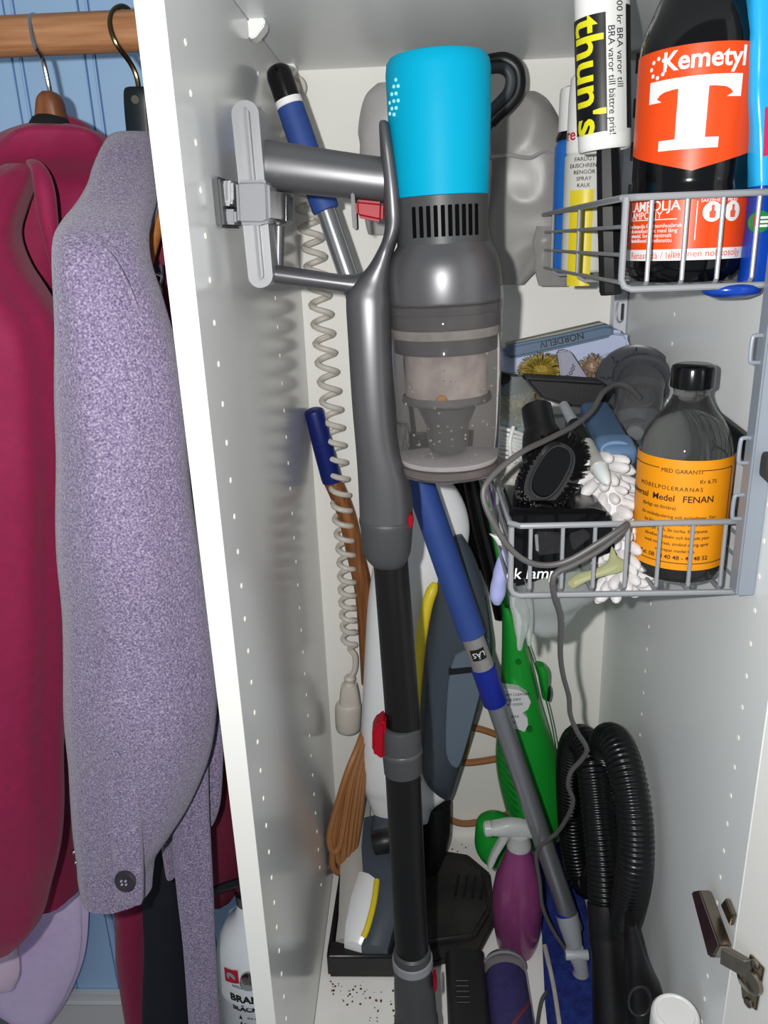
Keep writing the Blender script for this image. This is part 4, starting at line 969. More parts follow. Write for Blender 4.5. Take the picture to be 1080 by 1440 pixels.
for s, dx, dv in (('BRA varor till bättre pris!', .30, 118), ('3300 kr BRA varor till', .62, 62)):
    bm_ = text_bm(s, .0082, .0, .0001)
    bmesh.ops.rotate(bm_, verts=bm_.verts, matrix=Matrix.Rotation(-math.pi/2, 3, 'Z')); slice_x(bm_, .003)
    obj('lettering', remap(bm_, lambda x, y, z: fl2(x+lr*dx, y+lv(dv), z)), ink, wsl)
sd = obj('dark_panel', patch(fl_, lr*.95, lr*1.35, lv(185), lv(15), 8), blk, t)
h0, h1 = at(855, 205, LY), at(860, 414, LY)
obj('handle', lathe_px(h0, h1, [(-.1, 15), (.0, 16), (.1, 16.5), (.5, 17.5), (.6, 17), (.97, 17), (1, 15)], 8), blackp, t, sharp=25)

# spray cans behind the roller
t = thing('spray_can', 'blue spray can with white cap at the far end of the upper basket', 'spray can', V((.375, .47, BZ)))
c_ = at(803, 200, .42); cz_ = lambda py: at(803, py, .42).z
cb = V((c_.x+.004, .42, 0))
def zc(py): return V((cb.x, cb.y, cz_(py)))
obj('body', lathe(V((cb.x, cb.y, BZ)), zc(196), [(0, .020), (.02, .0225), (.94, .0225), (1, .018)], 32), mat('blue_can_print', (36, 108, 196), rough=.3), t)
obj('neck_band', lathe(zc(198), zc(184), [(0, .0215), (.3, .0215), (1, .018)], 28), blackg, t)
obj('cap', lathe(zc(186), zc(122), [(0, .0185), (.05, .019), (.85, .0185), (.96, .0175), (1, .013)], 32), whiteplastic, t)
t = thing('spray_can', 'white and yellow spray can with red lettering just behind the lint roller', 'spray can', V((.35, .36, BZ)))
c_ = at(828, 200, .345); yc = .345
def zd(py): return V((c_.x, yc, at(828, py, yc).z))
crr = .0245
obj('body', lathe(V((c_.x, yc, BZ)), zd(215), [(0, crr*.9), (.02, crr), (.97, crr), (1, crr*.9)], 36), mat('printed_can_white', (214, 214, 208), rough=.35), t)
ca = math.atan2(C.y-yc, C.x-c_.x); fc_ = cylmap(V((c_.x, yc, 0)), (0, 0, 1), lambda v: crr, ca, .0003); fc2 = cylmap(V((c_.x, yc, 0)), (0, 0, 1), lambda v: crr, ca, .0008)
obj('yellow_label', patch(fc_, -crr*.75, crr*.3, at(828, 400, yc).z, at(828, 268, yc).z, 16), mat('yellow_label_print', (224, 204, 40), rough=.4), t)
for k, s in enumerate(('FARLIGT', 'DUSCHRENT', 'RENGÖR', 'SPRAY', 'KALK')):
    obj('lettering', text_cyl(s, .0055, fc2, -crr*.14, at(828, 226+k*9, yc).z, 0, step=.002), ink, t)
obj('cap', lathe(zd(218), zd(100), [(0, crr*.86), (.04, crr*.96), (.7, crr*.92), (.93, crr*.86), (1, crr*.6)], 36), whiteplastic, t)
fcap = cylmap(V((c_.x, yc, 0)), (0, 0, 1), lambda v: crr*.955, ca, .0006)
obj('lettering', text_cyl('re', .016, fcap, -crr*.86, at(828, 191, yc).z, .01, step=.002), mat('red_ink', (196, 30, 44), rough=.4), t)

# blue plastic pack next to the lamp-oil bottle
skyp = mat('sky_blue_film', (40, 166, 226), rough=.22); royal = mat('royal_blue_film', (16, 62, 160), rough=.22)
t = thing('plastic_pack', 'sky-blue and royal-blue plastic pack squeezed beside the lamp-oil bottle', 'pack', at(1060, 405, .08))
def wr_(p, c, v, th): return p+(p-c).normalized()*.0015*noise.noise(p*60)
obj('upper_wrap', loft_px([(1053, 1092, -60, .09, .012), (1051, 1090, 0, .09, .012), (1050, 1089, 100, .09, .012), (1052, 1088, 180, .09, .012), (1055, 1086, 240, .09, .012), (1056, 1084, 265, .09, .012)], n=28, e=3, fold=wr_), skyp, t)
lwp = obj('lower_wrap', loft_px([(1056, 1084, 262, .09, .012), (1053, 1084, 300, .09, .013), (1046, 1083, 350, .09, .013), (1040, 1080, 390, .09, .012), (1036, 1076, 402, .09, .010)], n=28, e=3, fold=wr_), royal, t)
c_ = at(1067, 312, .076)
e_ = obj('emblem', lathe(c_, c_+V((0, -.0015, 0)), [(0, .0085), (1, .0083)], 22), mat('green_print', (30, 120, 60), rough=.4), lwp)
obj('emblem_mark', obox(c_+V((-.003, -.002, .001)), V((.002, 0, 0)), V((0, .0006, 0)), V((0, 0, .004))), mat('red_print', (176, 26, 44)), e_)
for k in range(3): obj('emblem_mark', obox(c_+V((.003, -.002, -.003+k*.003)), V((.003, 0, 0)), V((0, .0006, 0)), V((0, 0, .0009))), whitei, e_)
obj('red_mark', prism_px([(1077, 150), (1083, 150), (1083, 218), (1074, 220)], .0765, .002, .0004), mat('magenta_print', (196, 40, 84), rough=.4), t)
t = thing('plastic_bag', 'crumpled clear plastic bag with faint colours between lamp-oil bottle and blue pack', 'plastic bag', at(1050, 300, .1))
clearfilm = mat('clear_film', (222, 232, 232), rough=.12, trans=.8, ior=1.1)
def crump(a, s):
    def f(p, c, v, th): return p+(p-c).normalized()*a*noise.noise(p*s)*1.6
    return f
obj('film', loft_px([(1043, 1056, 20, .118, .008), (1043, 1062, 80, .118, .012), (1045, 1061, 180, .118, .012), (1044, 1060, 260, .118, .012), (1045, 1058, 300, .118, .008)], n=28, fold=crump(.003, 70)), clearfilm, t)
obj('red_paper', prism_px([(1057, 100), (1060, 105), (1061, 190), (1057, 195)], .105, .003, .0005), mat('red_paper', (190, 60, 70), rough=.6), t)
t = thing('sponge_cloth', 'royal-blue folded cloth sticking out under the upper basket corner', 'cloth', at(1035, 410, .08))
obj('fold', loft_px([(1000, 1072, 398, .08, .014), (990, 1070, 403, .08, .018), (988, 1066, 412, .08, .017), (1000, 1050, 418, .08, .010)], n=28), royal, t)

# grey bags and hook at the top ---------------------------------------------------
greybag = mat('grey_foil_bag', (158, 156, 153), rough=.42, metal=.1, var=.04, scale=8)
t = thing('foil_bag', 'crumpled silver-grey bag hanging behind the vacuum above the upper basket', 'bag', at(760, 395, .47))
def crumple(p, c, v, th):
    d = (p-c).normalized(); n_ = .8*noise.noise(p*9)-.9*abs(noise.noise(p*14+V((3, 1, 2))))+.2; return p+d*.014*n_
obj('bag', loft_px([(736, 756, 130, .502, .010), (716, 768, 140, .502, .018), (700, 782, 165, .502, .028), (690, 798, 200, .502, .031), (686, 812, 235, .502, .032), (684, 824, 270, .502, .032), (684, 829, 300, .502, .031), (690, 826, 325, .502, .030), (698, 800, 350, .502, .022), (704, 770, 375, .502, .016), (706, 740, 400, .505, .012)], n=48, sub=6, fold=crumple), greybag, t)
obj('fold_ridge', tube([at(688, 222, .471), at(715, 218, .468), at(745, 222, .468), at(768, 214, .469), at(800, 235, .473), at(818, 270, .48)], .0025, 8, 6), mat('pale_foil', (190, 188, 186), rough=.25, metal=.5), t)
obj('flap', loft_px([(752, 800, 318, .46, .006), (750, 806, 350, .46, .006), (754, 802, 385, .46, .005), (758, 796, 402, .46, .003)], n=28, fold=crump(.002, 50)), mat('smoky_film', (170, 167, 163), rough=.2, trans=.35, ior=1.1), t)
t = thing('plastic_bag', 'pale translucent plastic bag bulging out behind the handle of the vacuum', 'plastic bag', at(530, 320, .5))
obj('bag', loft_px([(532, 575, 118, .50, .012), (515, 600, 135, .50, .022), (505, 620, 165, .50, .03), (502, 630, 200, .50, .032), (498, 630, 220, .50, .032), (502, 630, 250, .50, .03), (515, 625, 290, .50, .026), (528, 615, 330, .50, .018)], n=40, sub=6, fold=crumple), mat('pale_grey_film', (196, 194, 194), rough=.35, trans=.2), t)
t = thing('hook_handle', 'black curved hook handle with slate inner face beside the teal filter', 'hook', at(672, 800, .538))
hk = [(672, 92), (690, 86), (710, 84), (725, 94), (730, 112), (727, 132), (715, 148), (702, 160), (690, 172)]
obj('outer_curve', tube([at(x_, y_, .43) for x_, y_ in hk], sz(9.5, at(720, 110, .43)), 14, 8), blackp, t)
obj('shaft', tube([at(690, 172, .43), at(682, 196, .44), at(674, 300, .505), at(660, 500, .535), at(655, 640, .538), at(664, 735, .538), at(672, 800, .538)], .0058, 12, 8), blackp, t)
hk2 = [(672, 101), (690, 96), (706, 96), (716, 104), (718, 116), (714, 130), (704, 142), (694, 152), (684, 162)]
obj('inner_face', tube([at(x_, y_, .425) for x_, y_ in hk2], sz(7.5, at(720, 110, .43)), 12, 8), mat('slate_rubber', (66, 72, 78), rough=.5), t)
# ================================================================== LOWER BASKET
# glass polish bottle
FY = .1135; fr_ = .0412
fx = min(at(957, 720, FY).x, .4435-fr_)
FB = V((fx, FY, LZ)); fz = lambda py: at(957, py, FY-fr_*.9).z-LZ
t = thing('polish_bottle', 'brown-black glass bottle with orange-yellow printed label in the lower basket', 'bottle', FB)
glass = mat('smoky_bottle_glass', (196, 196, 194), rough=.03, trans=.97, ior=1.3)
HF = at(957, 540, FY).z-LZ
def fzz(py): return at(957, py, FY).z-LZ
gp = [(0, fr_*.80), (.003, fr_*.92), (.010, fr_*.985), (.016, fr_), (fzz(640), fr_), (fzz(622), fr_*.97), (fzz(605), fr_*.87), (fzz(588), fr_*.70), (fzz(575), fr_*.53), (fzz(562), fr_*.41), (fzz(550), fr_*.345), (fzz(540), fr_*.33)]
obj('glass', lathe(FB, FB+V((0, 0, HF)), [(z/HF, r) for z, r in gp], 56), glass, t)
liq = mat('dark_polish_liquid', (14, 12, 12), rough=.3)
hl = fzz(662)
obj('liquid', lathe(FB+V((0, 0, .004)), FB+V((0, 0, hl)), [(0, fr_*.82), (.08, fr_*.94), (.92, fr_*.955), (1, fr_*.93)], 40), liq, t)
capr = sz(30, at(962, 525, FY))
obj('cap', lathe(FB+V((0, 0, HF-.003)), FB+V((0, 0, at(962, 512, FY).z-LZ)), [(0, capr*.94), (.04, capr), (.8, capr), (.93, capr*.95), (1, capr*.8)], 40), blackg, t)
obj('cap_skirt', lathe(FB+V((0, 0, HF-.009)), FB+V((0, 0, HF-.002)), [(0, capr*.80), (1, capr*.84)], 32), glass, t)
fa = math.atan2(C.y-FB.y, C.x-FB.x)
ff = cylmap(FB, (0, 0, 1), lambda v: fr_, fa, .0003); ff2 = cylmap(FB, (0, 0, 1), lambda v: fr_, fa, .0008)
amber = mat('amber_label_paper', (226, 144, 4), rough=.5)
lbl = obj('label', patch(ff, -fr_*1.50, fr_*1.36, fz(800), fz(647), 44), amber, t)
lw = fr_
def line(s, h, u, v, b=0, sp=1.0, al='CENTER'): obj('lettering', text_cyl(s, h, ff2, u, v, bold=b, thick=.0001, space=sp, align=al, step=.002), ink, lbl)
z_t, z_b = fz(647), fz(800); hz_ = z_t-z_b
def fv(k): return z_t-hz_*k                       # 0 top .. 1 bottom of the label
line('MED GARANTI', .0052, -.002, fv(.10))
line('Kr 6.75', .0050, .021, fv(.185))
line('MÖBELPOLERARNAS', .0052, -.012, fv(.255), 0, 1.25)
line('Universal', .0078, -.0300, fv(.345), .006, al='RIGHT')
line('Medel', .0082, -.0155, fv(.345), .006)
line('FENAN', .0084, .0140, fv(.345), .006)
line('(farligt att förtära)', .0044, -.020, fv(.43))
for k, s in enumerate(('för möbelpolering och möbellister. Tor-', 'ka först bort dammet. Stryk medlet', 'ut på ytan, låt torka. Efterputsa', 'därefter möbeln och betsade ytor', 'med ren trasa, använd aldrig sprit', 'upprepat medel bra.')):
    line(s, .0042, -.002, fv(.51+.062*k))
line('Tel. 08 48 40 48 - 48 48 52', .0056, -.004, fv(.885), .006)
for v_ in (.085, .935):
    u_ = ((-fr_*1.42, -.021), (.015, fr_*1.15)) if v_ < .5 else ((-fr_*1.42, fr_*1.15),)
    for a_, b_ in u_: obj('rule', patch(ff2, a_, b_, fv(v_)-.0003, fv(v_)+.0003, 24), ink, lbl)
obj('rule', patch(ff2, fr_*1.15-.0005, fr_*1.15, fv(.935), fv(.085), 1), ink, lbl)

# black lamp box with handwritten word
t = thing('lamp_box', 'shiny black box with white handwriting at the front of the lower basket', 'box', at(790, 825, .1))
o0 = [(716, 716), (745, 706), (800, 716), (830, 700), (856, 700), (862, 745), (866, 772), (842, 786), (720, 830)]
obj('box', prism_px([(716, 714), (770, 718), (835, 716), (858, 722), (866, 776), (800, 800), (735, 826), (721, 826)], .088, .075, .003), blackg, t)
obj('moulding', prism_px([(754, 748), (790, 750), (792, 778), (756, 782)], .0855, .006, .0015), mat('charcoal_gloss', (40, 40, 42), rough=.2), t)
obj('moulding', prism_px([(800, 752), (824, 744), (832, 756), (806, 776)], .0855, .006, .0015), mat('charcoal_gloss', (40, 40, 42), rough=.2), t)
o_ = at(752, 807, .0872)
obj('handwriting', text_plane('ck lampa', sz(23, o_), o_, (1, 0, .0), (0, .05, 1), bold=.008, thick=.0002, shear=.15), mat('chalk_white', (232, 232, 230), rough=.7), t)
obj('silver_clip', prism_px([(752, 752), (770, 750), (771, 774), (754, 776)], .0862, .004, .0008), silver, t)

# oval upholstery brush
t = thing('brush_nozzle', 'black oval dusting brush nozzle lying on top of the lower basket', 'brush', at(770, 715, .15))
bc_ = at(772, 668, .135)
bu = (RX*.50-RD*.866).normalized(); bv = (RX*.866+RD*.50).normalized(); bn_ = (-RF*.96 - RD*.25).normalized()
bu = (bu-bn_*bu.dot(bn_)).normalized(); bv = bn_.cross(bu)
def oval(la, lb_, h, n=40): return [bc_+bu*p.x+bv*p.y+bn_*h for p in [V((la*math.copysign(abs(math.cos(a))**.8, math.cos(a)), lb_*math.copysign(abs(math.sin(a))**.8, math.sin(a)), 0)) for a in [2*math.pi*k/n for k in range(n)]]]
L_, W_ = sz(62, bc_), sz(39, bc_)
charc = mat('charcoal_plastic', (44, 44, 46), rough=.4)
obj('head', rings([oval(L_*.8, W_*.75, -.018), oval(L_*.97, W_*.96, -.012), oval(L_, W_, -.004), oval(L_, W_, .002), oval(L_*.95, W_*.93, .004)]), charc, t)
obj('sole_plate', rings([oval(L_*.66, W_*.50, .002), oval(L_*.66, W_*.50, .010), oval(L_*.63, W_*.47, .0125), oval(L_*.58, W_*.42, .0125)]), blackg, t)
obj('sole_rim', tube(oval(L_*.665, W_*.505, .009, 36), .0018, 8, 1, closed=True), charc, t)
vf = []; rr = random.Random(11)
for k in range(56):
    a = 2*math.pi*k/56; ca_, sa_ = math.cos(a), math.sin(a)
    ca_ = math.copysign(abs(ca_)**.8, ca_); sa_ = math.copysign(abs(sa_)**.8, sa_)
    for j in range(3):
        p = bc_+bu*(L_*.84*ca_)+bv*(W_*.76*sa_)+bn_*.003; d_ = (bn_*.9+bu*ca_*.35+bv*sa_*.35+V((rr.uniform(-.2, .2), 0, rr.uniform(-.2, .2)))).normalized()
        vf.append(cyl(p, p+d_*.017, .0024, .0007, 5))
obj('bristles', join(*vf), mat('black_bristle', (10, 10, 11), rough=.5), t, kind='stuff')
q0, q1 = at(754, 572, .19), at(768, 645, .16)
obj('socket', lathe_px(q0, q1, [(-.02, 18), (0, 21), (.4, 22), (.45, 24), (.55, 27), (.9, 33), (1.1, 30)], 32), blackp, t)
obj('socket_bore', lathe_px(q0, q0.lerp(q1, -.04), [(0, 19), (1, 17), (.2, 10)], 28), blackg, t)

# second brush in the box shadow
t = thing('brush_nozzle', 'small black round bristle brush half hidden behind the black box', 'brush', at(830, 735, .15))
c_ = at(824, 712, .17)
obj('head', lathe(c_+V((0, .02, -.006)), c_+V((0, -.008, .004)), [(0, .014), (.2, .022), (.8, .024), (1, .020)], 28), blackp, t)
vf = []
for k in range(90):
    a = rr.uniform(0, 6.283); q = rr.uniform(.2, 1)**.5*.021; p = c_+V((q*math.cos(a), -.008, q*math.sin(a)+.004)); vf.append(cyl(p, p+V((math.cos(a)*.006, -.016, math.sin(a)*.006+.003)), .0016, .0006, 5))
obj('bristles', join(*vf), MATS['black_bristle'], t, kind='stuff')

# white chenille duster
chen = mat('white_microfibre', (214, 212, 212), rough=.9, bump=.3, bscale=500, sheen=.3)
t = thing('duster', 'white chenille duster with fat finger strands in front of the lower basket bottle', 'duster', at(868, 835, .1))
core = [at(842, 640, .165), at(856, 690, .150), at(868, 740, .130), at(872, 790, .118), at(868, 824, .112)]
obj('core', tube(core, .017, 16, 6, rf=lambda u_, i: .009+.008*math.sin(math.pi*min(1, u_*.9+.1))), chen, t)
f0 = None
cc_ = [V(p) for p in crom([tuple(p) for p in core], 20)]
rr = random.Random(21)
fm_ = None
for k in range(150):
    u_ = (k+.5)/150; p = cc_[int(u_*(len(cc_)-1))]
    a = k*2.399; rad_ = .017
    ax_ = (core[-1]-core[0]).normalized(); e1c, e2c = frame(ax_)
    n_ = e1c*math.cos(a)+e2c*math.sin(a)
    if n_.y > .55: continue
    d_ = (n_*1.0+V((.12, -.1, -.55))+V((rr.uniform(-.25, .25), rr.uniform(-.15, .15), rr.uniform(-.25, .25)))).normalized()
    Lf = rr.uniform(.020, .029)
    if fm_ is None:
        fo_ = obj('chenille_finger', lathe(V((0, 0, 0)), V((0, 0, 1)), [(0, .14), (.12, .19), (.5, .22), (.8, .21), (.94, .13), (1, .04)], 10), chen, t); fm_ = fo_
    else:
        fo_ = fm_.copy(); COL.objects.link(fo_); fo_.parent = t
    b_ = p+n_*rad_*.55
    fo_.location = b_-wloc(t); fo_.rotation_mode = 'QUATERNION'; fo_.rotation_quaternion = d_.to_track_quat('Z', 'Y'); fo_.scale = (Lf*.92, Lf*.92, Lf)
# its stick: grey and black, pale tip
t2 = thing('duster_stick', 'thin grey stick with black collar and pale tip lying across the white duster', 'stick', at(850, 675, .13))
s0, s1 = at(793, 570, .25), at(852, 676, .118)
obj('shaft', lathe_px(s0, s1, [(0, 7), (.28, 8)], 16), mat('mid_grey_plastic', (146, 150, 156)), t2)
obj('collar', lathe_px(s0, s1, [(.27, 8), (.28, 10.5), (.55, 11), (.56, 9)], 18), blackp, t2)
obj('sleeve', lathe_px(s0, s1, [(.55, 9), (.56, 11.5), (.76, 11.8), (.78, 12.8), (.86, 13), (.87, 11)], 20), mat('warm_grey_plastic', (168, 166, 160), rough=.4), t2)
obj('tip', lathe_px(s0, s1, [(.86, 10), (.87, 11.5), (.95, 10), (1.02, 6), (1.04, 2)], 20), mat('pale_tip_plastic', (202, 208, 206), rough=.4), t2)

# blue-grey hollow handle
bg = mat('blue_grey_plastic', (92, 120, 152), rough=.35); bgd = mat('deep_blue_grey_plastic', (64, 88, 116), rough=.45)
t = thing('scrub_brush', 'blue-grey plastic handle with scooped open end resting against the glass bottle', 'brush', at(865, 645, .15))
h0, h1 = at(842, 588, .24), at(868, 640, .165)
ha = (h1-h0).normalized(); hu = V((1, 0, 0)); hu = (hu-ha*hu.dot(ha)).normalized(); hv = ha.cross(hu)
def hs(u_, a_, b_): p = h0.lerp(h1, u_); return (p, hu*sz(a_, p), hv*sz(b_, p))
obj('shaft', loft([hs(-.25, 20, 12), hs(.2, 22, 13), hs(.6, 23, 14), hs(.84, 25, 14)], 28, 3, 3.2), bgd, t)
obj('end', loft([hs(.70, 25, 15), hs(.78, 27, 17), hs(1.0, 27, 17), hs(1.08, 25, 15), hs(1.12, 20, 10)], 28, 2, 3.4), bg, t)
p = h0.lerp(h1, .93); q = p+(C-p).normalized()*sz(15.5, p)
obj('scoop', tube([q+hu*sz(19*math.cos(a), q)+(-RD*.9+RF*.2).normalized()*sz(10*math.sin(a)+4, q) for a in [2*math.pi*k/20 for k in range(20)]], sz(3.2, q), 8, 1, closed=True), mat('light_blue_grey_plastic', (112, 142, 176), rough=.3), t)

# dustpan-like squeegee with its name
lav = mat('lavender_plastic', (186, 196, 226), rough=.4); slb_ = mat('slate_blue_rubber', (92, 114, 138), rough=.5)
t = thing('squeegee', 'lavender and slate-blue squeegee lying along the back of the lower basket', 'squeegee', at(790, 520, .42))
obj('body', prism_px([(700, 494), (770, 480), (860, 464), (880, 466), (888, 478), (886, 492), (850, 506), (790, 520), (745, 528), (704, 532)], .425, .045, .006, 3), lav, t)
st_ = obj('blade_holder', prism_px([(708, 500), (712, 490), (725, 484), (790, 471), (850, 457), (862, 458), (866, 466), (860, 474), (800, 488), (730, 503), (714, 505)], .408, .03, .005, 3), slb_, t)
obj('lip', prism_px([(712, 484), (848, 453), (849, 456), (713, 488)], .42, .02, .0008), mat('grey_lip', (150, 152, 140), rough=.5), t)
o_ = at(790, 478, .4065); dirx = (at(840, 467, .4065)-at(740, 489, .4065)).normalized()
upv = V((0, .05, 1)); upv = (upv-dirx*upv.dot(dirx)).normalized()
obj('lettering', text_plane('NORDELIV', sz(13, o_), o_, -dirx, -upv, bold=.006, thick=.0002), blackp, st_)
# mauve tool
t = thing('flat_tool', 'mauve-grey flat plastic tool with tiny print beside the gold tinsel', 'tool', at(805, 535, .36))
mv = mat('mauve_grey_plastic', (150, 150, 168), rough=.45)
fl0 = obj('blade', prism_px([(784, 494), (798, 492), (804, 497), (832, 540), (790, 538)], .365, .012, .002), mv, t)
o_ = at(803, 522, .3645); obj('lettering', text_plane('floor', sz(11, o_), o_, (.35, 0, .94), (-.94, 0, .35), thick=.0002), ink, fl0)

# gold tinsel dusters
def tinsel(label, cpx, cpy, Y, rx_, ry_, n, m_, seed):
    r_ = random.Random(seed); c = at(cpx, cpy, Y); vf = []
    for k in range(n):
        z = r_.uniform(-1, 1); a = r_.uniform(0, 6.283); s = math.sqrt(1-z*z); d = V((s*math.cos(a), s*math.sin(a)*.7, z))
        p = c+V((d.x*sz(rx_*.35, c), d.y*sz(rx_*.35, c), d.z*sz(ry_*.35, c))); q = c+V((d.x*sz(rx_, c), d.y*sz(rx_, c), d.z*sz(ry_, c)))*1.0+V((0, 0, -.003*r_.random()))
        w_ = V((-d.z, 0, d.x)).normalized()*.0008 if abs(d.x)+abs(d.z) > .05 else V((.0008, 0, 0)); h_ = d.cross(w_).normalized()*.0005
        k0_ = len(vf); vf.append(([p-w_, p+w_, p+h_, q-w_*.5, q+w_*.5, q+h_*.5], [(0, 1, 2), (3, 5, 4), (0, 3, 4, 1), (1, 4, 5, 2), (2, 5, 3, 0)]))
    t = thing('tinsel_duster', label, 'duster', c-V((0, 0, sz(ry_, c))), 'tinsel dusters')
    obj('core', lathe(c-V((0, 0, sz(ry_*.5, c))), c+V((0, 0, sz(ry_*.5, c))), [(0, .002), (.2, sz(rx_*.4, c)), (.5, sz(rx_*.5, c)), (.8, sz(rx_*.4, c)), (1, .002)], 16), m_, t)
    obj('tinsel', join(*vf), m_, t, kind='stuff', sharp=0)
gold = mat('gold_tinsel', (168, 146, 62), rough=.35, metal=.3, var=.3, scale=200); pinkg = mat('rose_gold_tinsel', (176, 150, 128), rough=.3, metal=.3, var=.3, scale=200)
tinsel('gold tinsel duster head in front of the lavender squeegee', 762, 520, .385, 36, 26, 420, gold, 1)
tinsel('rose-gold tinsel tuft between the mauve tool and dark disc', 832, 515, .40, 20, 20, 200, pinkg, 2)
tinsel('dull gold tinsel bundle in clear film beside the dust bin', 728, 568, .34, 34, 28, 300, gold, 3)
t = thing('plastic_wrap', 'clear film wrapped around tinsel at the basket side by the dust bin', 'film', at(720, 600, .33))
obj('film', loft_px([(706, 738, 528, .325, .010), (702, 752, 545, .325, .018), (700, 756, 570, .325, .020), (700, 748, 595, .325, .018), (702, 735, 612, .325, .010)], n=28, fold=crump(.004, 60)), clearfilm, t)
# crevice nozzle, black
t = thing('crevice_nozzle', 'matte black slanted crevice nozzle across the middle of the lower basket', 'nozzle', at(800, 575, .3))
cn = obj('body', prism_px([(735, 531), (790, 534), (850, 538), (854, 545), (853, 566), (846, 578), (836, 577), (800, 572), (762, 562)], .28, .035, .004, 3), mat('matte_black_plastic', (17, 18, 18), rough=.55), t)
for x_ in (812, 818): obj('rib', prism_px([(x_, 541), (x_+2, 541), (x_-1, 560), (x_-3, 560)], .2785, .004, .0004), charc, cn)
obj('tongue', prism_px([(703, 524), (738, 532), (750, 552), (703, 560)], .315, .02, .003), MATS['matte_black_plastic'], t)

# dark disc with clear cup (lamp or stand)
t = thing('clear_cup_stand', 'dark grey round disc with smoky clear cup leaning behind the glass bottle', 'stand', at(890, 600, .33))
dc_ = at(892, 533, .345); dax = (C-dc_).normalized(); dax = (dax*.85+V((0, 0, .45))).normalized()
R_ = sz(53, dc_)
dk = mat('dark_grey_plastic', (66, 68, 74), rough=.35)
dsk = obj('disc', lathe(dc_-dax*.006, dc_+dax*.004, [(0, R_*.97), (.3, R_), (.7, R_), (1, R_*.97), (.8, R_*.9), (.75, R_*.5), (.9, R_*.44), (.9, R_*.2)], 56), dk, t)
du, dv = frame(dax)
for k in range(8):
    a = 2*math.pi*k/8; d_ = du*math.cos(a)+dv*math.sin(a); obj('spoke', cyl(dc_+d_*R_*.5+dax*.003, dc_+d_*R_*.88+dax*.003, .0009, seg=6), charc, dsk)
    obj('stud', lathe(dc_+d_*R_*.72+(du*math.cos(a+.4)+dv*math.sin(a+.4))*.0+dax*.002, dc_+d_*R_*.72+dax*.005, [(0, .003), (1, .002)], 10), dk, dsk)
cu0, cu1 = at(900, 545, .325), at(893, 608, .255)
smoke = mat('smoky_cup_plastic', (176, 178, 182), rough=.08, trans=.85, ior=1.15)
cupo = obj('cup', lathe_px(cu0, cu1, [(-.25, 30), (0, 34), (.6, 31), (.92, 29), (1, 26), (1, 5)], 40), smoke, t)
obj('cup_ring', lathe_px(cu0, cu1, [(-.30, 37), (-.26, 40), (-.20, 40), (-.16, 37)], 40), dk, cupo)
obj('coil_core', tube([cu0.lerp(cu1, .25+.03*k/6)+V((sz(16, cu0)*math.cos(k*math.pi/3), 0, sz(16, cu0)*math.sin(k*math.pi/3))) for k in range(14)], .0022, 8, 2), mat('dull_brown_cable', (76, 66, 56), rough=.6), cupo)
obj('end_button', lathe_px(cu0, cu1, [(.96, 13), (1.03, 12), (1.04, 8)], 24), mat('grey_smoke', (110, 112, 112), rough=.3), cupo)

# white cable bundle
t = thing('cable_bundle', 'bundle of thin white cable tied up beside the dust bin', 'cable', at(716, 650, .27))
wc = mat('white_cable', (210, 212, 210), rough=.5)
for k in range(8):
    y_ = 604+k*5.5; obj('strand', tube([at(700, y_-3, .275), at(716, y_+1+1.5*math.sin(k), .262), at(732, y_+6, .268), at(738, y_+9, .275)], sz(2.7, at(716, 625, .27)), 8, 5), wc, t)
obj('tie', tube([at(722, 600, .262), at(717, 622, .255), at(719, 645, .258), at(724, 650, .262)], sz(2.8, at(716, 625, .27)), 8, 5), wc, t)
t = thing('cloth', 'speckled grey cleaning cloth under the white cable bundle', 'cloth', at(710, 700, .26))
obj('fold', loft_px([(698, 738, 640, .285, .012), (696, 742, 665, .285, .016), (700, 740, 690, .285, .014), (708, 734, 712, .285, .008)], n=28, fold=crump(.003, 60)), mat('speckled_grey_cloth', (150, 146, 138), rough=.9, rgb2=(190, 188, 180), scale=120), t)

# sage rag, clear bag bulging out of the bottom, lavender glove
t = thing('rag', 'sage-green cloth scrap tucked under the black box in the lower basket', 'cloth', at(840, 820, .09))
obj('fold', prism_px([(797, 820), (812, 808), (838, 802), (856, 792), (861, 768), (868, 784), (884, 791), (874, 805), (852, 810), (828, 817), (806, 829)], .0815, .004, .001), mat('sage_cloth', (150, 152, 112), rough=.85, var=.08, scale=60), t)
obj('crease', prism_px([(806, 818), (830, 809), (862, 797), (874, 793), (862, 803), (832, 813), (808, 824)], .0800, .002, .0006), mat('sage_cloth_pale', (168, 170, 130), rough=.85), t)
t = thing('plastic_bag', 'thin clear plastic bag sagging through the lower basket floor', 'plastic bag', at(760, 890, .14))
thin = mat('thin_clear_film', (214, 220, 218), rough=.18, trans=.75, ior=1.06)
obj('bag', loft_px([(722, 850, 792, .125, .02), (724, 848, 815, .125, .03), (726, 836, 832, .13, .035), (728, 812, 850, .13, .03), (734, 800, 868, .13, .025), (742, 788, 884, .13, .018), (752, 772, 892, .13, .010)], n=36, fold=crump(.004, 45)), thin, t)
obj('torn_strip', loft_px([(716, 738, 838, .085, .003), (718, 744, 858, .085, .003), (724, 744, 880, .085, .002), (727, 737, 902, .085, .0015), (729, 733, 914, .085, .001)], n=16, fold=crump(.001, 70)), thin, t)
obj('torn_strip', loft_px([(728, 748, 838, .09, .003), (732, 750, 862, .09, .003), (738, 750, 890, .09, .002), (742, 747, 908, .09, .001)], n=16, fold=crump(.001, 70)), thin, t)
t = thing('fabric_scrap', 'lavender-blue knitted fabric hanging out of the lower basket side', 'fabric', at(702, 848, .12))
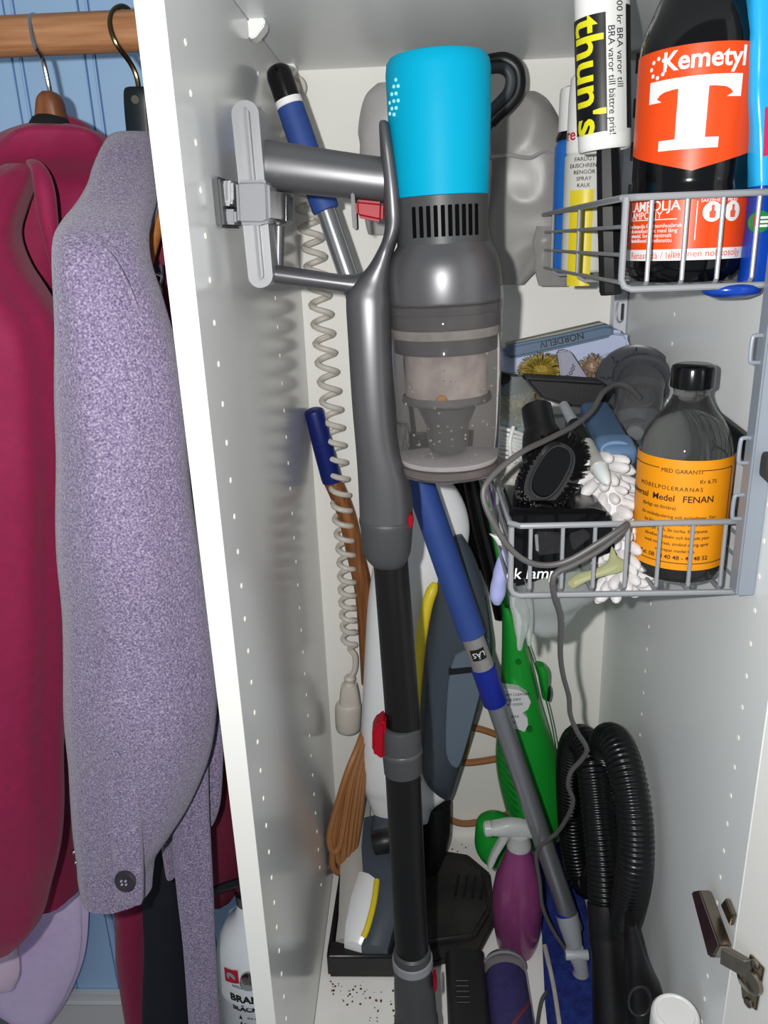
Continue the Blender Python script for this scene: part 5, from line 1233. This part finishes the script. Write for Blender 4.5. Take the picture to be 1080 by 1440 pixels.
obj('fabric', loft_px([(706, 712, 772, .16, .003), (700, 716, 785, .16, .006), (694, 715, 805, .16, .008), (690, 712, 825, .16, .008), (689, 708, 840, .16, .007), (693, 704, 849, .16, .004)], n=24, fold=crump(.001, 80)), mat('lavender_knit', (160, 166, 214), rough=.8, bump=.3, bscale=400), t)
obj('white_tail', loft_px([(688, 692, 751, .17, .002), (694, 712, 757, .17, .004), (700, 716, 766, .17, .003)], n=16, sub=3), mat('paper_white', (226, 226, 224)), t)

# grey lead draped over the baskets and down to the floor
t = thing('grey_lead', 'thin dark grey lead looping over the lower basket and down to the floor', 'cord', atz(770, 1430, 0))
gl = mat('dark_grey_cable', (82, 80, 80), rough=.45)
lead = [(900, 560, .25), (884, 545, .24), (866, 541, .23), (848, 552, .205), (832, 578, .18), (805, 600, .15), (770, 618, .12), (735, 635, .09), (704, 658, .075), (684, 680, .066), (680, 700, .062), (690, 728, .058), (712, 765, .056), (738, 788, .055), (768, 795, .055), (800, 788, .055), (840, 765, .055), (872, 744, .058), (882, 737, .066), (876, 746, .062), (845, 772, .058), (806, 794, .056), (784, 804, .056), (777, 818, .056), (780, 842, .066), (788, 870, .085), (788, 920, .11), (792, 950, .125), (800, 980, .14), (802, 1005, .15), (812, 1030, .16), (825, 1052, .17), (818, 1068, .18), (803, 1085, .19), (799, 1105, .20), (806, 1125, .21), (800, 1145, .225), (784, 1170, .255), (760, 1190, .275), (754, 1205, .28), (759, 1240, .28), (763, 1275, .28), (776, 1305, .28), (795, 1335, .275), (812, 1362, .262), (818, 1374, .255), (800, 1384, .25), (778, 1390, .24)]
LP_ = [at(*p) for p in lead]+[atz(764, 1402, .012), atz(758, 1425, .006), atz(754, 1460, .004)]
obj('cable', tube(LP_, .0027, 10, 5), gl, t)

# black rod along the side panel
t = thing('flat_bar', 'flat black bar running along the side panel behind the glass bottle', 'bar', atx(1040, 620, W-.01))
obj('bar', loft([(atx(1000, 588, W-.006), V((.004, 0, 0)), V((0, .003, .011))), (atx(1042, 622, W-.006), V((.004, 0, 0)), V((0, .003, .011))), (atx(1084, 660, W-.006), V((.004, 0, 0)), V((0, .003, .011)))], 16, 1, 4), blackp, t)
